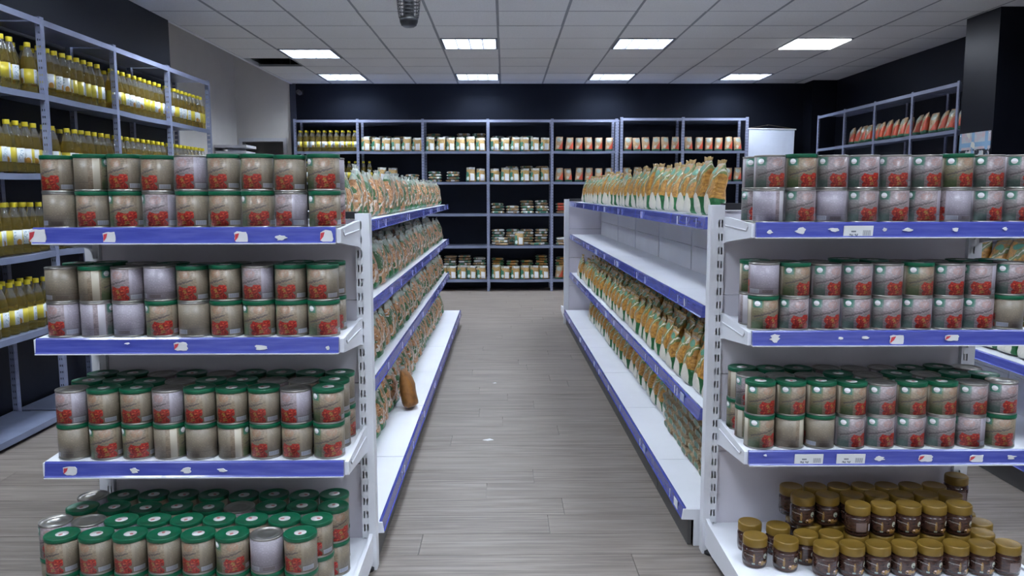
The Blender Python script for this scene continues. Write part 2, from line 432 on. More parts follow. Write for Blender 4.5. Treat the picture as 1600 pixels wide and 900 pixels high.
def bag_mat(name, kind):
    m = Mat(name, 0.3); u, v, uvv = m.uv()
    o = m.off(uvv, 17.0)
    n = m.noise(m.scale(o, (7, 8, 1)).outputs[0], 2.0, 4, 0.6)
    b = m.noise(m.scale(o, (3, 3.5, 1)).outputs[0], 1.3, 2)
    jag = m.mul(m.sub(b, 0.5), 0.35)
    if kind == 'amber':
        c = m.mix(m.step(n, 0.3, 0.7), (0.27, 0.115, 0.018), (0.60, 0.31, 0.06))
        s = m.op('ABSOLUTE', m.sub(m.add(v, jag), m.add(0.55, m.mul(m.sub(u, 0.5), 0.6))))
        c = m.mix(m.mul(m.lt(s, 0.09), 0.75), c, (0.10, 0.23, 0.09))
        c = m.mix(m.lt(s, 0.02), c, (0.66, 0.63, 0.52))
        c = m.mix(m.mul(m.gt(m.add(v, m.mul(jag, .5)), 0.90), 0.8), c, (0.44, 0.40, 0.30))
        c = m.mix(m.disc(u, v, 0.5, 0.80, 0.24, 0.07), c, (0.07, 0.27, 0.17))
        c = m.mix(m.lt(m.add(v, m.mul(jag, 0.3)), 0.30), c, (0.012, 0.115, 0.032))
        c = m.mix(m.disc(u, v, 0.5, 0.10, 0.40, 0.27), c, (0.74, 0.70, 0.60))
    elif kind == 'rosy':
        c = m.mix(m.step(n, 0.3, 0.7), (0.26, 0.095, 0.028), (0.70, 0.40, 0.20))
        g = m.gt(m.noise(m.scale(o, (2.2, 2.6, 1)).outputs[0], 1.6, 1), 0.54)
        c = m.mix(m.mul(g, 0.92), c, (0.018, 0.125, 0.045))
        c = m.mix(m.gt(m.noise(m.scale(o, (6, 7, 1)).outputs[0], 2.2, 2), 0.63), c, (0.74, 0.70, 0.66))
        c = m.mix(m.mul(m.gt(m.add(v, jag), 0.80), 0.75), c, (0.36, 0.44, 0.38))
        s = m.op('ABSOLUTE', m.sub(m.add(v, jag), m.add(0.45, m.mul(m.sub(u, 0.5), 0.6))))
        c = m.mix(m.lt(s, 0.035), c, (0.72, 0.64, 0.56))
        c = m.mix(m.mul(m.lt(m.add(v, jag), 0.13), m.gt(m.rand(), 0.35)), c, (0.02, 0.14, 0.04))
    elif kind == 'white':
        c = m.mix(m.step(n, 0.3, 0.7), (0.34, 0.19, 0.045), (0.60, 0.40, 0.15))
        c = m.mix(m.gt(m.add(v, jag), 0.78), c, (0.40, 0.40, 0.30))
        c = m.mix(m.mul(m.lt(u, m.add(0.30, jag)), m.lt(v, m.add(0.62, jag))), c, (0.05, 0.21, 0.13))
        c = m.mix(m.rect(u, v, 0.46, 0.90, 0.05, 0.50), c, (0.85, 0.85, 0.85))
        c = m.mix(m.disc(u, v, 0.22, 0.20, 0.14, 0.12), c, (0.66, 0.74, 0.72))
        c = m.mix(m.rect(u, v, 0.35, 0.95, 0.78, 0.92), c, (0.76, 0.76, 0.74))
    elif kind == 'red':
        c = m.mix(m.step(n, 0.3, 0.7), (0.32, 0.19, 0.09), (0.52, 0.36, 0.21))
        c = m.mix(m.disc(u, v, 0.5, 0.72, 0.30, 0.16), c, (0.30, 0.36, 0.32))
        c = m.mix(m.gt(m.sub(u, m.mul(v, 1.1)), 0.30), c, (0.60, 0.085, 0.04))
        c = m.mix(m.disc(u, v, 0.36, 0.26, 0.16, 0.10), c, (0.50, 0.45, 0.36))
        c = m.mix(m.lt(v, 0.10), c, (0.04, 0.17, 0.08))
    elif kind == 'flat':
        q1 = m.noise(m.scale(o, (2.2, 1.6, 1)).outputs[0], 1.6, 1); q2 = m.noise(m.scale(m.off(uvv, 31.0), (2.0, 1.5, 1)).outputs[0], 1.7, 1)
        c = m.mix(m.step(n, 0.3, 0.7), (0.26, 0.15, 0.06), (0.52, 0.35, 0.17))
        c = m.mix(m.gt(q1, 0.54), c, (0.06, 0.20, 0.13))
        c = m.mix(m.gt(q2, 0.55), c, (0.80, 0.80, 0.79))
    elif kind == 'brick':
        c = m.mix(m.step(n, 0.35, 0.7), (0.36, 0.26, 0.15), (0.62, 0.52, 0.36))
        c = m.mix(m.disc(u, v, 0.5, 0.5, 0.33, 0.36), c, (0.012, 0.085, 0.030))
        c = m.mix(m.mul(m.lt(v, 0.06), 0.8), c, (0.40, 0.22, 0.06))
    m.col(c)
    m.put(m.b.inputs['Coat Weight'], 0.05 if kind == 'brick' else 0.35); m.put(m.b.inputs['Coat Roughness'], 0.15)
    m.bump(m.noise(m.scale(o, (5, 7, 1)).outputs[0], 2.5, 3), 0.5, 0.012)
    return m.done()
for k in ('amber', 'rosy', 'white', 'red', 'flat', 'brick'): M['bag_' + k] = bag_mat('printed_film_' + k, k)
M['seal'] = plain('clear_film_seal', (0.40, 0.42, 0.38), 0.25, 0, 0.25, 25)
M['amberseal'] = plain('amber_film_seal', (0.44, 0.30, 0.13), 0.25, 0, 0.3, 25)
M['brownbag'] = plain('brown_pouch_film', (0.24, 0.105, 0.03), 0.3, 0, 0.35, 25)


# ================================================================ room shell
XL, XR, YB, YF = -3.03, 4.62, 11.66, -2.4

# floor: planks laid across the aisle
fl = one('floor', (lambda b: (b.box(XL - 1.0, XR + 0.3, YF, YB + 1.6, -0.06, -0.014), b)[1])(MB()), M['floorbase'])
tag(fl, 'grey brown wood laminate floor of the shop', kind='structure')
pm = MB(); PLW, PLL = 0.19, 1.285
pm.box(-PLL / 2 + 0.001, PLL / 2 - 0.001, -PLW / 2 + 0.001, PLW / 2 - 0.001, -0.014, 0.0)
pm = pm.mesh('plank', M['floor'])
spots = []
yy = YF + PLW / 2
row = 0
while yy < YB + 0.3:
    off = rnd.random() * PLL
    x = XL - 0.75 + off - PLL
    while x - PLL / 2 < XR + 0.2:
        spots.append((x, yy)); x += PLL
    yy += PLW; row += 1
def seen_plank(p):
    x, y = p
    vis = (2.3 < y < 11.4) and (-1.1 < x < 1.3)
    vis2 = (2.2 < y < 5.2) and (-3.2 < x < -1.1)
    vis3 = (3.0 < y < 5.2) and (1.3 < x < 2.7)
    return 0 if (vis or vis2 or vis3) else 1
spots.sort(key=lambda p: (seen_plank(p), abs(p[1] - 4)))
for i, (x, y) in enumerate(spots[:280]):
    new('plank', pm, fl, (x, y, 0))
rest = MB()
for x, y in spots[280:]:
    rest.box(x - PLL / 2 + 0.001, x + PLL / 2 - 0.001, y - PLW / 2 + 0.001, y + PLW / 2 - 0.001, -0.014, 0.0)
tag(one('plank_field', rest, M['floor'], fl), kind='stuff')

def wall(name, x0, x1, y0, y1, z0, z1, mat, label):
    b = MB(); b.box(x0, x1, y0, y1, z0, z1)
    return tag(one(name, b, mat), label, kind='structure')
HT = 3.55
wall('wall_left', XL - 0.80, XL, YF, 7.47, 0, HT, M['blackwall'], 'matt black painted wall behind the oil bottle rack')
wall('wall_recess', XL - 0.95, XL - 0.80, 7.47, YB + 0.15, 0, HT, M['whitewall'], 'white painted side wall of the recess beyond the oil rack')
wall('wall_back', XL - 0.0, XR + 0.3, YB, YB + 0.15, 0, HT, M['blackwall'], 'matt black painted back wall behind the long rack')
wall('wall_right', XR, XR + 0.3, YF, YB, 0, HT, M['blackwall'], 'matt black painted wall behind the side rack')
wall('wall_front', XL - 0.8, XR + 0.3, YF - 0.15, YF, 0, HT, M['whitewall'], 'white wall at the front end of the shop')
wall('wall_pillar', 4.165, XR, 6.90, 7.40, 0, CEIL, M['blackwall'], 'square black pillar standing off the wall')
wall('wall_pilaster', 4.28, XR, 11.32, YB, 0, CEIL, M['blackwall'], 'shallow black pilaster in the back corner')
wall('trim_1', XL - 0.02, XL + 0.06, YB - 0.03, YB, 0, CEIL, plain('dark_blue_black_trim', (0.03, 0.034, 0.055), 0.4, 0, 0.1), 'dark blue black edge strip at the back wall corner')
# recess back wall with a doorway
b = MB()
DX0, DX1, DZ = -3.775, -3.145, 2.11
b.box(XL - 0.80, DX0, YB, YB + 0.12, 0, HT); b.box(DX1, XL, YB, YB + 0.12, 0, HT); b.box(DX0, DX1, YB, YB + 0.12, DZ, HT)
tag(one('wall_doorway', b, M['whitewall']), 'white wall around the open doorway in the recess', kind='structure')
d = tag(empty('door_1', ((DX0 + DX1) / 2, YB, 0)), 'open doorway with white frame leading to a grey back room', kind='structure')
hw = (DX1 - DX0) / 2
for s_ in (-1, 1):
    b = MB(); b.box(s_ * hw - 0.025, s_ * hw + 0.025, -0.02, 0.13, 0, DZ + 0.02); one('door_jamb', b, M['doorframe'], d)
b = MB(); b.box(-hw - 0.025, hw + 0.025, -0.022, 0.13, DZ, DZ + 0.05); one('door_head', b, M['doorframe'], d)
wall('wall_back_room', XL - 1.2, XL + 0.4, YB + 1.3, YB + 1.4, 0, HT, M['greyroom'], 'grey wall of the room seen through the doorway')
wall('wall_back_room_side', XL + 0.15, XL + 0.25, YB + 0.15, YB + 1.3, 0, HT, M['greyroom'], 'grey side wall of the back room')
wall('wall_back_room_end', XL - 1.2, XL - 1.1, YB + 0.12, YB + 1.3, 0, HT, M['greyroom'], 'grey end wall of the back room')

# ceiling: slab, grid and tiles
ce = MB(); ce.box(XL - 1.2, XR + 0.3, YF - 0.1, YB + 1.4, HT, HT + 0.1)
ce = tag(one('ceiling', ce, M['void']), 'suspended ceiling of square mineral tiles in a grey grid', kind='structure')
C0, C1 = -6, 7
R0, R1 = -16, 8
FIT = {}
for c in (-5, -2, 1, 4):
    for r in (-14, -10, -6, -2, 2, 6):
        rr = r + 1 if (c == -5 and r == 2) else r
        FIT[(c, rr)] = 'led' if (c == 4 and r == 2) else 'louvre'
tm = MB(); tm.box(-0.291, 0.291, -0.291, 0.291, -0.004, 0.012)
tm = tm.mesh('ceiling_tile', M['tile'])
tcache = {}
def tile_mesh(x0, x1, y0, y1):
    key = (round(x1 - x0, 3), round(y1 - y0, 3))
    if key not in tcache:
        q = MB(); a, e = (x1 - x0) / 2, (y1 - y0) / 2
        q.box(-a, a, -e, e, -0.004, 0.012); tcache[key] = q.mesh('ceiling_tile', M['tile'])
    return tcache[key]
for c in range(C0, C1):
    for r in range(R0, R1):
        if (c, r) in FIT or (c, r) == (-6, 4): continue
        x0, x1 = GX + .6 * c + .009, GX + .6 * (c + 1) - .009
        y0, y1 = GY + .6 * r + .009, GY + .6 * (r + 1) - .009
        x0 = max(x0, XL + 0.005); x1 = min(x1, XR - 0.005); y0 = max(y0, YF + 0.01); y1 = min(y1, YB - 0.005)
        if x1 - x0 < 0.05 or y1 - y0 < 0.05: continue
        dz = rnd.uniform(-0.0015, 0.0015)
        new('ceiling_tile', tile_mesh(x0, x1, y0, y1), ce, ((x0 + x1) / 2, (y0 + y1) / 2, CEIL + 0.004 + dz))
for c in range(C0, C1 + 1):
    x = GX + .6 * c
    if XL < x < XR:
        b = MB(); b.box(x - .012, x + .012, YF, YB, CEIL - 0.001, CEIL + 0.03); one('main_tee', b, M['tbar'], ce)
for r in range(R0, R1 + 1):
    y = GY + .6 * r
    if YF < y < YB:
        b = MB(); b.box(XL, XR, y - .007, y + .007, CEIL + 0.0005, CEIL + 0.025); one('cross_tee', b, M['tbar'], ce)
b = MB(); b.box(XL - 0.012, XL + 0.022, 7.47, YB, CEIL - 0.006, CEIL + 0.04); one('edge_trim', b, M['doorframe'], ce)

wall('wall_added_light_block', XL - 0.05, XL - 0.014, 7.47, YB, CEIL + 0.042, HT, M['void'], 'added unseen panel above the ceiling edge that shuts out recess light')  # added unseen panel: blocks recess light so the missing tile gap stays dark
# ceiling fittings
fm = MB()
for q in ((-.291, .291, -.291, -.27), (-.291, .291, .27, .291), (-.291, -.27, -.27, .27), (.27, .291, -.27, .27)):
    fm.box(q[0], q[1], q[2], q[3], -0.006, 0.075)
fm = fm.mesh('frame', M['louvre'])
hm = MB(); hm.box(-.2695, .2695, -.2695, .2695, 0.0565, 0.075); hm = hm.mesh('housing', M['doorframe'])
dm = MB(); dm.box(-.27, .27, -.27, .27, 0.046, 0.056); dm = dm.mesh('lamp_tray', M['tube'])
pmh = MB(); pmh.box(-.275, .275, -.275, .275, -0.012, 0.0); pmh = pmh.mesh('diffuser', M['led'])
bl = MB(); bl.box(-.27, .27, -.003, .003, -0.002, 0.032); bl = bl.mesh('louvre_blade', M['louvre'])
sp = MB(); sp.box(-.003, .003, -.27, .27, -0.003, 0.036); sp = sp.mesh('louvre_spine', M['louvre'])
for (c, r), kind in FIT.items():
    x, y = GX + .6 * (c + .5), GY + .6 * (r + .5)
    far = '_offscreen' if r < 0 else ''          # continues the ceiling's row pattern above and behind the camera
    o = empty('ceiling_light' + far, (x, y, CEIL))
    new('frame', fm, o)
    new('housing', hm, o)
    if kind == 'led':
        new('diffuser', pmh, o)
        tag(o, 'flat glowing white panel light brightest of the ceiling lights', 'ceiling light', 'square lights in the ceiling grid')
    else:
        new('lamp_tray' + far, dm, o)
        for j in range(4): new('louvre_blade', bl, o, (0, -.27 + .108 * (j + 1), 0))
        for j in range(3): new('louvre_spine', sp, o, (-.135 + .135 * j, 0, 0))
        rw = {6: 1, 2: 2, 3: 2, -2: 3, -6: 4, -10: 5, -14: 6}[r]
        lb = '%s louvred ceiling light from oil rack side, %s row from the back wall' % (ORD[(c + 5) // 3 + 1], ORD[rw])
        tag(o, lb, 'ceiling light', 'square lights in the ceiling grid')

# ================================================================ racks of slotted steel
RPOST = {}
def rack_post(zt):
    # slotted angle: a face and a side flange, each a thin sheet with a double column of holes
    if zt in RPOST: return RPOST[zt]
    b = MB(); zs = [0.0]; z = .014
    while z + .014 < zt:
        zs += [z, z + .0135]; z += .04
    zs.append(zt)
    def sheet(cols, f):
        for i in range(len(cols) - 1):
            for j in range(len(zs) - 1):
                if i in (1, 3) and j % 2 == 1: continue
                b.poly([f(cols[i], zs[j]), f(cols[i + 1], zs[j]), f(cols[i + 1], zs[j + 1]), f(cols[i], zs[j + 1])])
    fx = [-.018, -.012, -.006, .006, .012, .018]; fy = [0, .007, .013, .019, .025, .032]
    for y in (0.0, .003): sheet(fx, lambda a, z, y=y: (a, y, z))
    for x in (-.018, -.015): sheet(fy, lambda a, z, x=x: (x, a, z))
    b.poly([(.018, 0, 0), (.018, .003, 0), (.018, .003, zt), (.018, 0, zt)]); b.poly([(-.018, .032, 0), (-.015, .032, 0), (-.015, .032, zt), (-.018, .032, zt)])
    b.poly([(-.018, 0, zt), (.018, 0, zt), (.018, .003, zt), (-.018, .003, zt)]); b.poly([(-.018, .003, zt), (-.015, .003, zt), (-.015, .032, zt), (-.018, .032, zt)])
    RPOST[zt] = weld(b).mesh('post', M['rack'])
    return RPOST[zt]
def rack(name, label, loc, rotz, xs, depth, tiers, top, sag, skip=()):
    root = empty(name, loc, rotz); tag(root, label, 'shelving')
    pmesh = {}
    for i, x in enumerate(xs):
        for y in (0.0, depth - 0.035):
            new('post', rack_post(round(top + .012, 4)), root, (x, y, 0))
    for i in range(len(xs) - 1):
        a, e = xs[i] + .019, xs[i + 1] - .019
        for z in list(tiers) + [top]:
            sg = 0.0 if z == top else sag * rnd.uniform(0.2, 1.0)
            b = MB(); n = 8
            for k in range(n):
                u0, u1 = k / n, (k + 1) / n
                xa, xb = a + (e - a) * u0, a + (e - a) * u1
                za, zb = z - 4 * sg * u0 * (1 - u0), z - 4 * sg * u1 * (1 - u1)
                y0, y1 = 0.0, depth
                for (p, q) in (((y0, 0), (y1, 0)), ((y1, -.008), (y0 + .01, -.008)), ((y0, -.034), (y0, 0)), ((y0 + .01, -.008), (y0 + .01, -.034)), ((y0 + .01, -.034), (y0, -.034)), ((y1, 0), (y1, -.008))):
                    b.poly([(xa, p[0], za + p[1]), (xb, p[0], zb + p[1]), (xb, q[0], zb + q[1]), (xa, q[0], za + q[1])], smooth=False)
            for xx, zz in ((a, z), (e, z)):
                b.poly([(xx, 0, zz), (xx, depth, zz), (xx, depth, zz - .008), (xx, .01, zz - .008), (xx, .01, zz - .034), (xx, 0, zz - .034)])
            one('shelf', b, M['rack'] if z == top else M['rackshelf'], root)
    return root

BT = [0.164, 0.642, 1.088, 1.530, 1.951]
BTOP = 2.377
BX = [-2.885, -2.025, -1.13, -0.233, 0.656, 1.545]
BX2 = [1.615, 2.465, 3.35]
BY = 11.2
rack('steel_rack', 'long grey steel rack of bags standing against black back wall, five bays wide', (0, BY, 0), 0, BX, 0.42, BT, BTOP, 0.006)
rack('steel_rack', 'two bay grey steel rack of red printed bags beside the white banner', (0, BY, 0), 0, BX2, 0.42, BT, BTOP + 0.02, 0.004)
LT = [0.06, 0.60, 1.04, 1.495, 1.951]
LY = [3.05, 3.93, 4.80, 5.67, 6.56, 7.43]
LXF = -2.675
rack('steel_rack', 'grey steel rack of oil bottles along the black left wall', (LXF, 0, 0), PI / 2, LY, 0.33, LT, 2.377, 0.010)
RY = [7.52, 8.36, 9.20, 10.02, 10.85]
RXF = 4.19
rack('steel_rack', 'grey steel rack of leaning bags beyond the black pillar', (RXF, 0, 0), -PI / 2, [-y for y in reversed(RY)], 0.40, [0.16, 0.64, 1.09, 1.53, 1.955], 2.385, 0.006)

# ================================================================ white shop gondolas
def rail_prof(h):
    return [(0.0, 0.004), (-0.006, 0.005), (-0.010, 0.0), (-0.012, -h * .5), (-0.015, -h + .004), (-0.019, -h), (0.0, -h)]

def tag_piece(kind, wdt, hgt):
    b = MB()
    if kind == 'tag':
        b.poly([(-wdt / 2, -.0012, -hgt / 2), (wdt / 2, -.0012, -hgt / 2), (wdt / 2, -.0012, hgt / 2), (-wdt / 2, -.0012, hgt / 2)], [(0, 0), (1, 0), (1, 1), (0, 1)])
        b.box(-wdt / 2, wdt / 2, -.001, 0.001, -hgt / 2, hgt / 2)
        return b.mesh('price_tag', M['pricetag'])
    n = 15; pts = []
    for i in range(n):
        a = 2 * PI * i / n
        k = rnd.uniform(0.38, 1.0)
        if kind == 'redtorn':
            c_, s_ = math.cos(a), math.sin(a); k = rnd.uniform(.9, 1.0) / max(abs(c_), abs(s_)) * rnd.uniform(.88, 1.0)
            pts.append((wdt / 2 * c_ * k, hgt / 2 * s_ * k)); continue
        pts.append((wdt / 2 * math.cos(a) * k, hgt / 2 * math.sin(a) * (0.6 + 0.4 * k)))
    b.poly([(x, -.0015, z) for x, z in pts]); m = len(pts)
    for i in range(m):
        j = (i + 1) % m
        b.poly([(pts[i][0], -.0015, pts[i][1]), (pts[i][0], .001, pts[i][1]), (pts[j][0], .001, pts[j][1]), (pts[j][0], -.0015, pts[j][1])])
    if kind == 'redtorn':
        b.poly([(-wdt * .46, -.0022, -hgt * .32), (-wdt * .22, -.0022, -hgt * .02), (-wdt * .10, -.0022, hgt * .34), (-wdt * .40, -.0022, hgt * .26)], mi=1); b.poly([(-wdt * .46, .0008, -hgt * .32), (-wdt * .40, .0008, hgt * .26), (-wdt * .10, .0008, hgt * .34), (-wdt * .22, .0008, -hgt * .02)], mi=1)
    return b.mesh('torn_sticker', [M['tag'], M['red']])

def slotted_post(zt, wd, mirror):
    """box post, face towards -y pierced by a double column of slots near the inner side"""
    b = MB(); dp = 0.05
    xs = [0, .006, .012, .017, .023, wd]
    z = 0.05; zs = [0.0]
    while z + .03 < zt:
        zs += [z, z + .026]; z += .05
    zs.append(zt)
    for i in range(5):
        for j in range(len(zs) - 1):
            if i in (1, 3) and j % 2 == 1: continue
            b.poly([(xs[i], 0, zs[j]), (xs[i + 1], 0, zs[j]), (xs[i + 1], 0, zs[j + 1]), (xs[i], 0, zs[j + 1])])
    b.poly([(0, 0, 0), (0, 0, zt), (0, dp, zt), (0, dp, 0)]); b.poly([(wd, 0, 0), (wd, dp, 0), (wd, dp, zt), (wd, 0, zt)])
    b.poly([(0, 0, zt), (wd, 0, zt), (wd, dp, zt), (0, dp, zt)]); b.poly([(0, dp, 0), (0, dp, zt), (wd, dp, zt), (wd, dp, 0)])
    if mirror:
        b.v = [(-x, y, z) for x, y, z in b.v]; b.f = [list(reversed(f)) for f in b.f]
        b.uv = [None] * len(b.f)
    return b.mesh('post', M['white'])

def end_unit(name, label, loc, rotz, shelves, base, posts, top, marks, rail_h=0.043):
    """shelves: (z, x0, x1, depth); local -y faces the shopper"""
    root = empty(name, loc, rotz); tag(root, label, 'shelving')
    x0, x1 = posts
    new('post', slotted_post(top, 0.05, False), root, (x1 - .05, 0, 0))
    new('post', slotted_post(top, 0.05, True), root, (x0 + .05, 0, 0))
    zz = [0.10, 0.40, 0.70, 1.00, top - .02]
    for i in range(4):
        b = MB(); b.box(x0 + .052, x1 - .052, 0.016, 0.034, zz[i] + .0015, zz[i + 1] - .0015); one('back_panel', b, M['panel'], root)
    b = MB(); b.box(x0 + .045, x1 - .045, 0.002, 0.048, top - .018, top + .006); one('top_cap', b, M['black'], root)
    for si, (z, a, e, dp) in enumerate(shelves):
        b = MB(); b.box(a + .012, e - .012, -dp + .004, 0.012, z - .022, z); b.box(a + .012, e - .012, -dp + .002, -dp + .012, z - rail_h, z)
        sh = one('shelf', b, M['white'], root)
        for s_, xx in ((-1, a), (1, e)):
            b = MB(); t = .012
            prof = [(0.0, z - .085), (0.0, z + .012), (-.06, z + .012), (-dp, z - .002), (-dp, z - .045), (-.05, z - .075)]
            b.prism(prof, xx - (0 if s_ < 0 else t), xx + (t if s_ < 0 else 0))
            b.tube([(xx + s_ * .001, -.03, z - .018), (xx + s_ * .001, -dp + .05, z - .024), (xx + s_ * .001, -dp + .035, z - .014), (xx + s_ * .001, -dp + .04, z - .006)], .003, 5)
            one('bracket', b, M['white'], sh)
        b = MB(); b.prism(rail_prof(rail_h), a + .012, e - .014); b.v = [(x, y - dp, zc + z) for x, y, zc in b.v]
        one('price_rail', b, M['rail'], sh)
        b = MB(); b.box(a + .012, e - .014, -dp - .021, -dp - .002, z - rail_h - .0035, z - rail_h - .0003); one('rail_lip', b, M['white'], sh)
        for (kind, fx, wd, hg, dz) in marks[si]:
            new({'tag': 'price_tag', 'torn': 'torn_sticker', 'redtorn': 'torn_sticker'}[kind], tag_piece(kind, wd, hg), sh,
                (fx, -dp - .016, z - rail_h * .5 + dz), (0.12, 0, 0))
    z, a, e, dp = base
    b = MB(); b.box(a + .014, e - .014, -dp, 0.012, z - .03, z); bs = one('base_shelf', b, M['white'], root)
    b = MB(); b.box(a + .02, e - .02, -dp + .03, -dp + .045, 0.01, z - .031); one('kick_plate', b, M['kick'], bs)
    for s_, xx in ((-1, a), (1, e)):
        b = MB(); t = .014
        b.prism([(0.0, .035), (0.0, z + .02), (-.04, z + .014), (-dp, z + .004), (-dp, z - .05), (-.10, .035)], xx - (0 if s_ < 0 else t), xx + (t if s_ < 0 else 0))
        one('base_bracket', b, M['white'], bs)
        b = MB(); b.lathe([(.022, 0), (.022, .012), (.012, .016), (.012, .05)], 12)
        b.v = [(x + xx - s_ * .02, y + .0, zc) for x, y, zc in b.v]; one('foot', b, M['black'], bs)
    return root

T, O, Q = 'tag', 'torn', 'redtorn'
# left hand unit: cans only
LMk = [
    [(Q, -.452, .056, .046, 0), (Q, -.235, .04, .038, -.004), (Q, .165, .042, .038, -.004), (O, .285, .045, .018, -.006), (Q, .425, .042, .04, -.002)],
    [(Q, -.035, .045, .03, 0), (O, .21, .05, .018, -.004), (O, .42, .018, .014, -.006), (O, -.20, .02, .006, .01)],
    [(Q, -.40, .045, .032, 0), (O, -.20, .036, .018, 0), (O, -.035, .042, .022, 0), (O, .075, .04, .012, 0)]]
end_unit('end_shelf_unit', 'white end shelf unit filled only with tomato cans, beside the oil rack aisle', (-0.97, 2.80, 0), 0,
         [(1.268, -.482, .466, .335), (.926, -.497, .466, .335), (.531, -.494, .472, .34)], (.12, -.530, .485, .56), (-.497, .497), 1.305, LMk)
RMk = [
    [(O, -.40, .026, .014, -.004), (O, -.30, .046, .024, 0), (O, -.195, .04, .014, .002), (T, -.115, .095, .038, -.004), (O, -.03, .018, .014, .002), (O, .045, .044, .014, .002), (O, .20, .03, .014, .002), (O, .36, .02, .012, .004), (O, .43, .025, .012, 0)],
    [(O, -.37, .046, .03, .002), (O, -.155, .022, .01, .002), (O, -.075, .036, .01, .004), (Q, .03, .05, .036, -.004), (Q, .21, .048, .022, .002)],
    [(T, -.245, .095, .036, -.002), (T, -.105, .095, .036, -.002), (O, -.01, .045, .02, 0), (Q, .145, .05, .026, 0), (Q, .315, .05, .026, -.002), (O, .43, .045, .016, .002), (O, -.39, .012, .008, .012)]]
end_unit('end_shelf_unit', 'white end shelf unit with brown spread jars on its base below tomato cans', (1.2525, 2.92, 0), 0.0,
         [(1.275, -.455, .50, .335), (.921, -.455, .497, .335), (.518, -.455, .497, .34)], (.12, -.49, .49, .56), (-.50, .50), 1.330, RMk)
FMk = [[], [], []]
end_unit('end_shelf_unit', 'far white end shelf unit seen from behind at the gondola end near back rack', (1.12, 8.42, 0), PI + 0.0135,
         [(1.15, -.455, .47, .30), (.80, -.455, .47, .30), (.45, -.455, .47, .30)], (.12, -.49, .49, .45), (-.50, .50), 1.31, FMk)

def gondola(name, label, loc, rotz, joints, levels, udep, base, top, sides, rail_h=.042, tags=True, wide=True):
    """spine along local y; levels of shelves on each listed side (-1 or 1)"""
    root = empty(name, loc, rotz); tag(root, label, 'shelving')
    th = .03
    for y in joints:
        b = MB(); b.box(-.024, .024, y - .02, y + .02, 0, top); one('post', b, M['white'], root)
    zs = [.10, .35, .60, .86, 1.08, top - .01]
    for i in range(len(joints) - 1):
        y0, y1 = joints[i] + .0215, joints[i + 1] - .0215
        for j in range(len(zs) - 1):
            b = MB(); b.box(-th, th, y0 + .001, y1 - .001, zs[j] + .0015, zs[j + 1] - .0015); one('back_panel', b, M['white'], root)
        for s_ in sides:
            for z in levels:
                dp = udep
                ya, yb = joints[i] + .003, joints[i + 1] - .003
                b = MB()
                xa, xb = sorted((s_ * (th + .002), s_ * (th + dp)))
                b.box(xa, xb, ya, yb, z - .02, z)
                sh = one('shelf', b, M['white'], root)
                b = MB(); prof = rail_prof(rail_h); k = len(prof)
                b.prism(prof, ya, yb)
                # prism runs along x with profile in (y,z): turn it so that it runs along y and faces +-x
                b.v = [(s_ * (th + dp - py), px, pz + z) for px, py, pz in b.v]
                if s_ > 0: b.f = [list(reversed(f)) for f in b.f]
                one('price_rail', b, M['rail'], sh)
                for yy in (ya, yb - .006):
                    b = MB(); b.prism([(0, z - .08), (0, z - .021), (s_ * (dp - .01), z - .021), (s_ * (dp - .01), z - .04)], 0, .006)
                    b.v = [(s_ * th + py, yy + px, pz) for px, py, pz in b.v]; one('bracket', b, M['white'], sh)
                if tags:
                    for q in range(rnd.randint(2, 3)):
                        ty = rnd.uniform(ya + .05, yb - .05); wd = rnd.choice([.006, .008, .06, .07]) if (q % 2 and wide) else rnd.choice([.005, .007, .010])
                        b = MB(); b.box(-wd / 2, wd / 2, -.0012, .001, -.017, .017)
                        b.v = [(s_ * (th + dp + .0155 + (-py)) , ty + px, pz + z - rail_h * .5) for px, py, pz in b.v]
                        one('price_tag', b, plain_tag(q), sh)
            z, dp = base
            ya, yb = joints[i] + .003, joints[i + 1] - .003
            xa, xb = sorted((s_ * (th + .002), s_ * (th + dp)))
            b = MB(); b.box(xa, xb, ya, yb, z - .02, z); sh = one('base_shelf', b, M['white'], root)
            b = MB(); b.prism(rail_prof(rail_h), ya, yb); b.v = [(s_ * (th + dp - py), px, pz + z) for px, py, pz in b.v]
            if s_ > 0: b.f = [list(reversed(f)) for f in b.f]
            one('price_rail', b, M['rail'], sh)
            kx = sorted((s_ * (th + dp - .022), s_ * (th + dp - .008)))
            b = MB(); b.box(kx[0], kx[1], ya, yb, .002, z - .021); one('kick_plate', b, M['kick'], sh)
            if tags:
                for q in range(2):
                    ty = rnd.uniform(ya + .05, yb - .05); wd = rnd.choice([.008, .06, .07]) if wide else .008
                    b = MB(); b.box(-wd / 2, wd / 2, -.0012, .001, -.017, .017)
                    b.v = [(s_ * (th + dp + .0155 - py), ty + px, pz + z - rail_h * .5) for px, py, pz in b.v]; one('price_tag', b, plain_tag(q), sh)
            if i == 0:
                b = MB(); b.prism([(s_ * th, .0), (s_ * th, z - .001), (s_ * (th + dp + .012), z - .001), (s_ * (th + dp + .018), z - .042), (s_ * (th + dp - .03), z - .044), (s_ * (th + dp - .03), .0)], ya - .008, ya - .001)
                b.v = [(py, px, pz) for px, py, pz in b.v]; one('end_cheek', b, M['white'], sh)
    return root
M['tagblue'] = plain('faded_clear_tag', (0.40, 0.44, 0.60), 0.4, 0, 0.1, 40)
def plain_tag(q): return M['tagblue'] if q % 2 else M['tag']

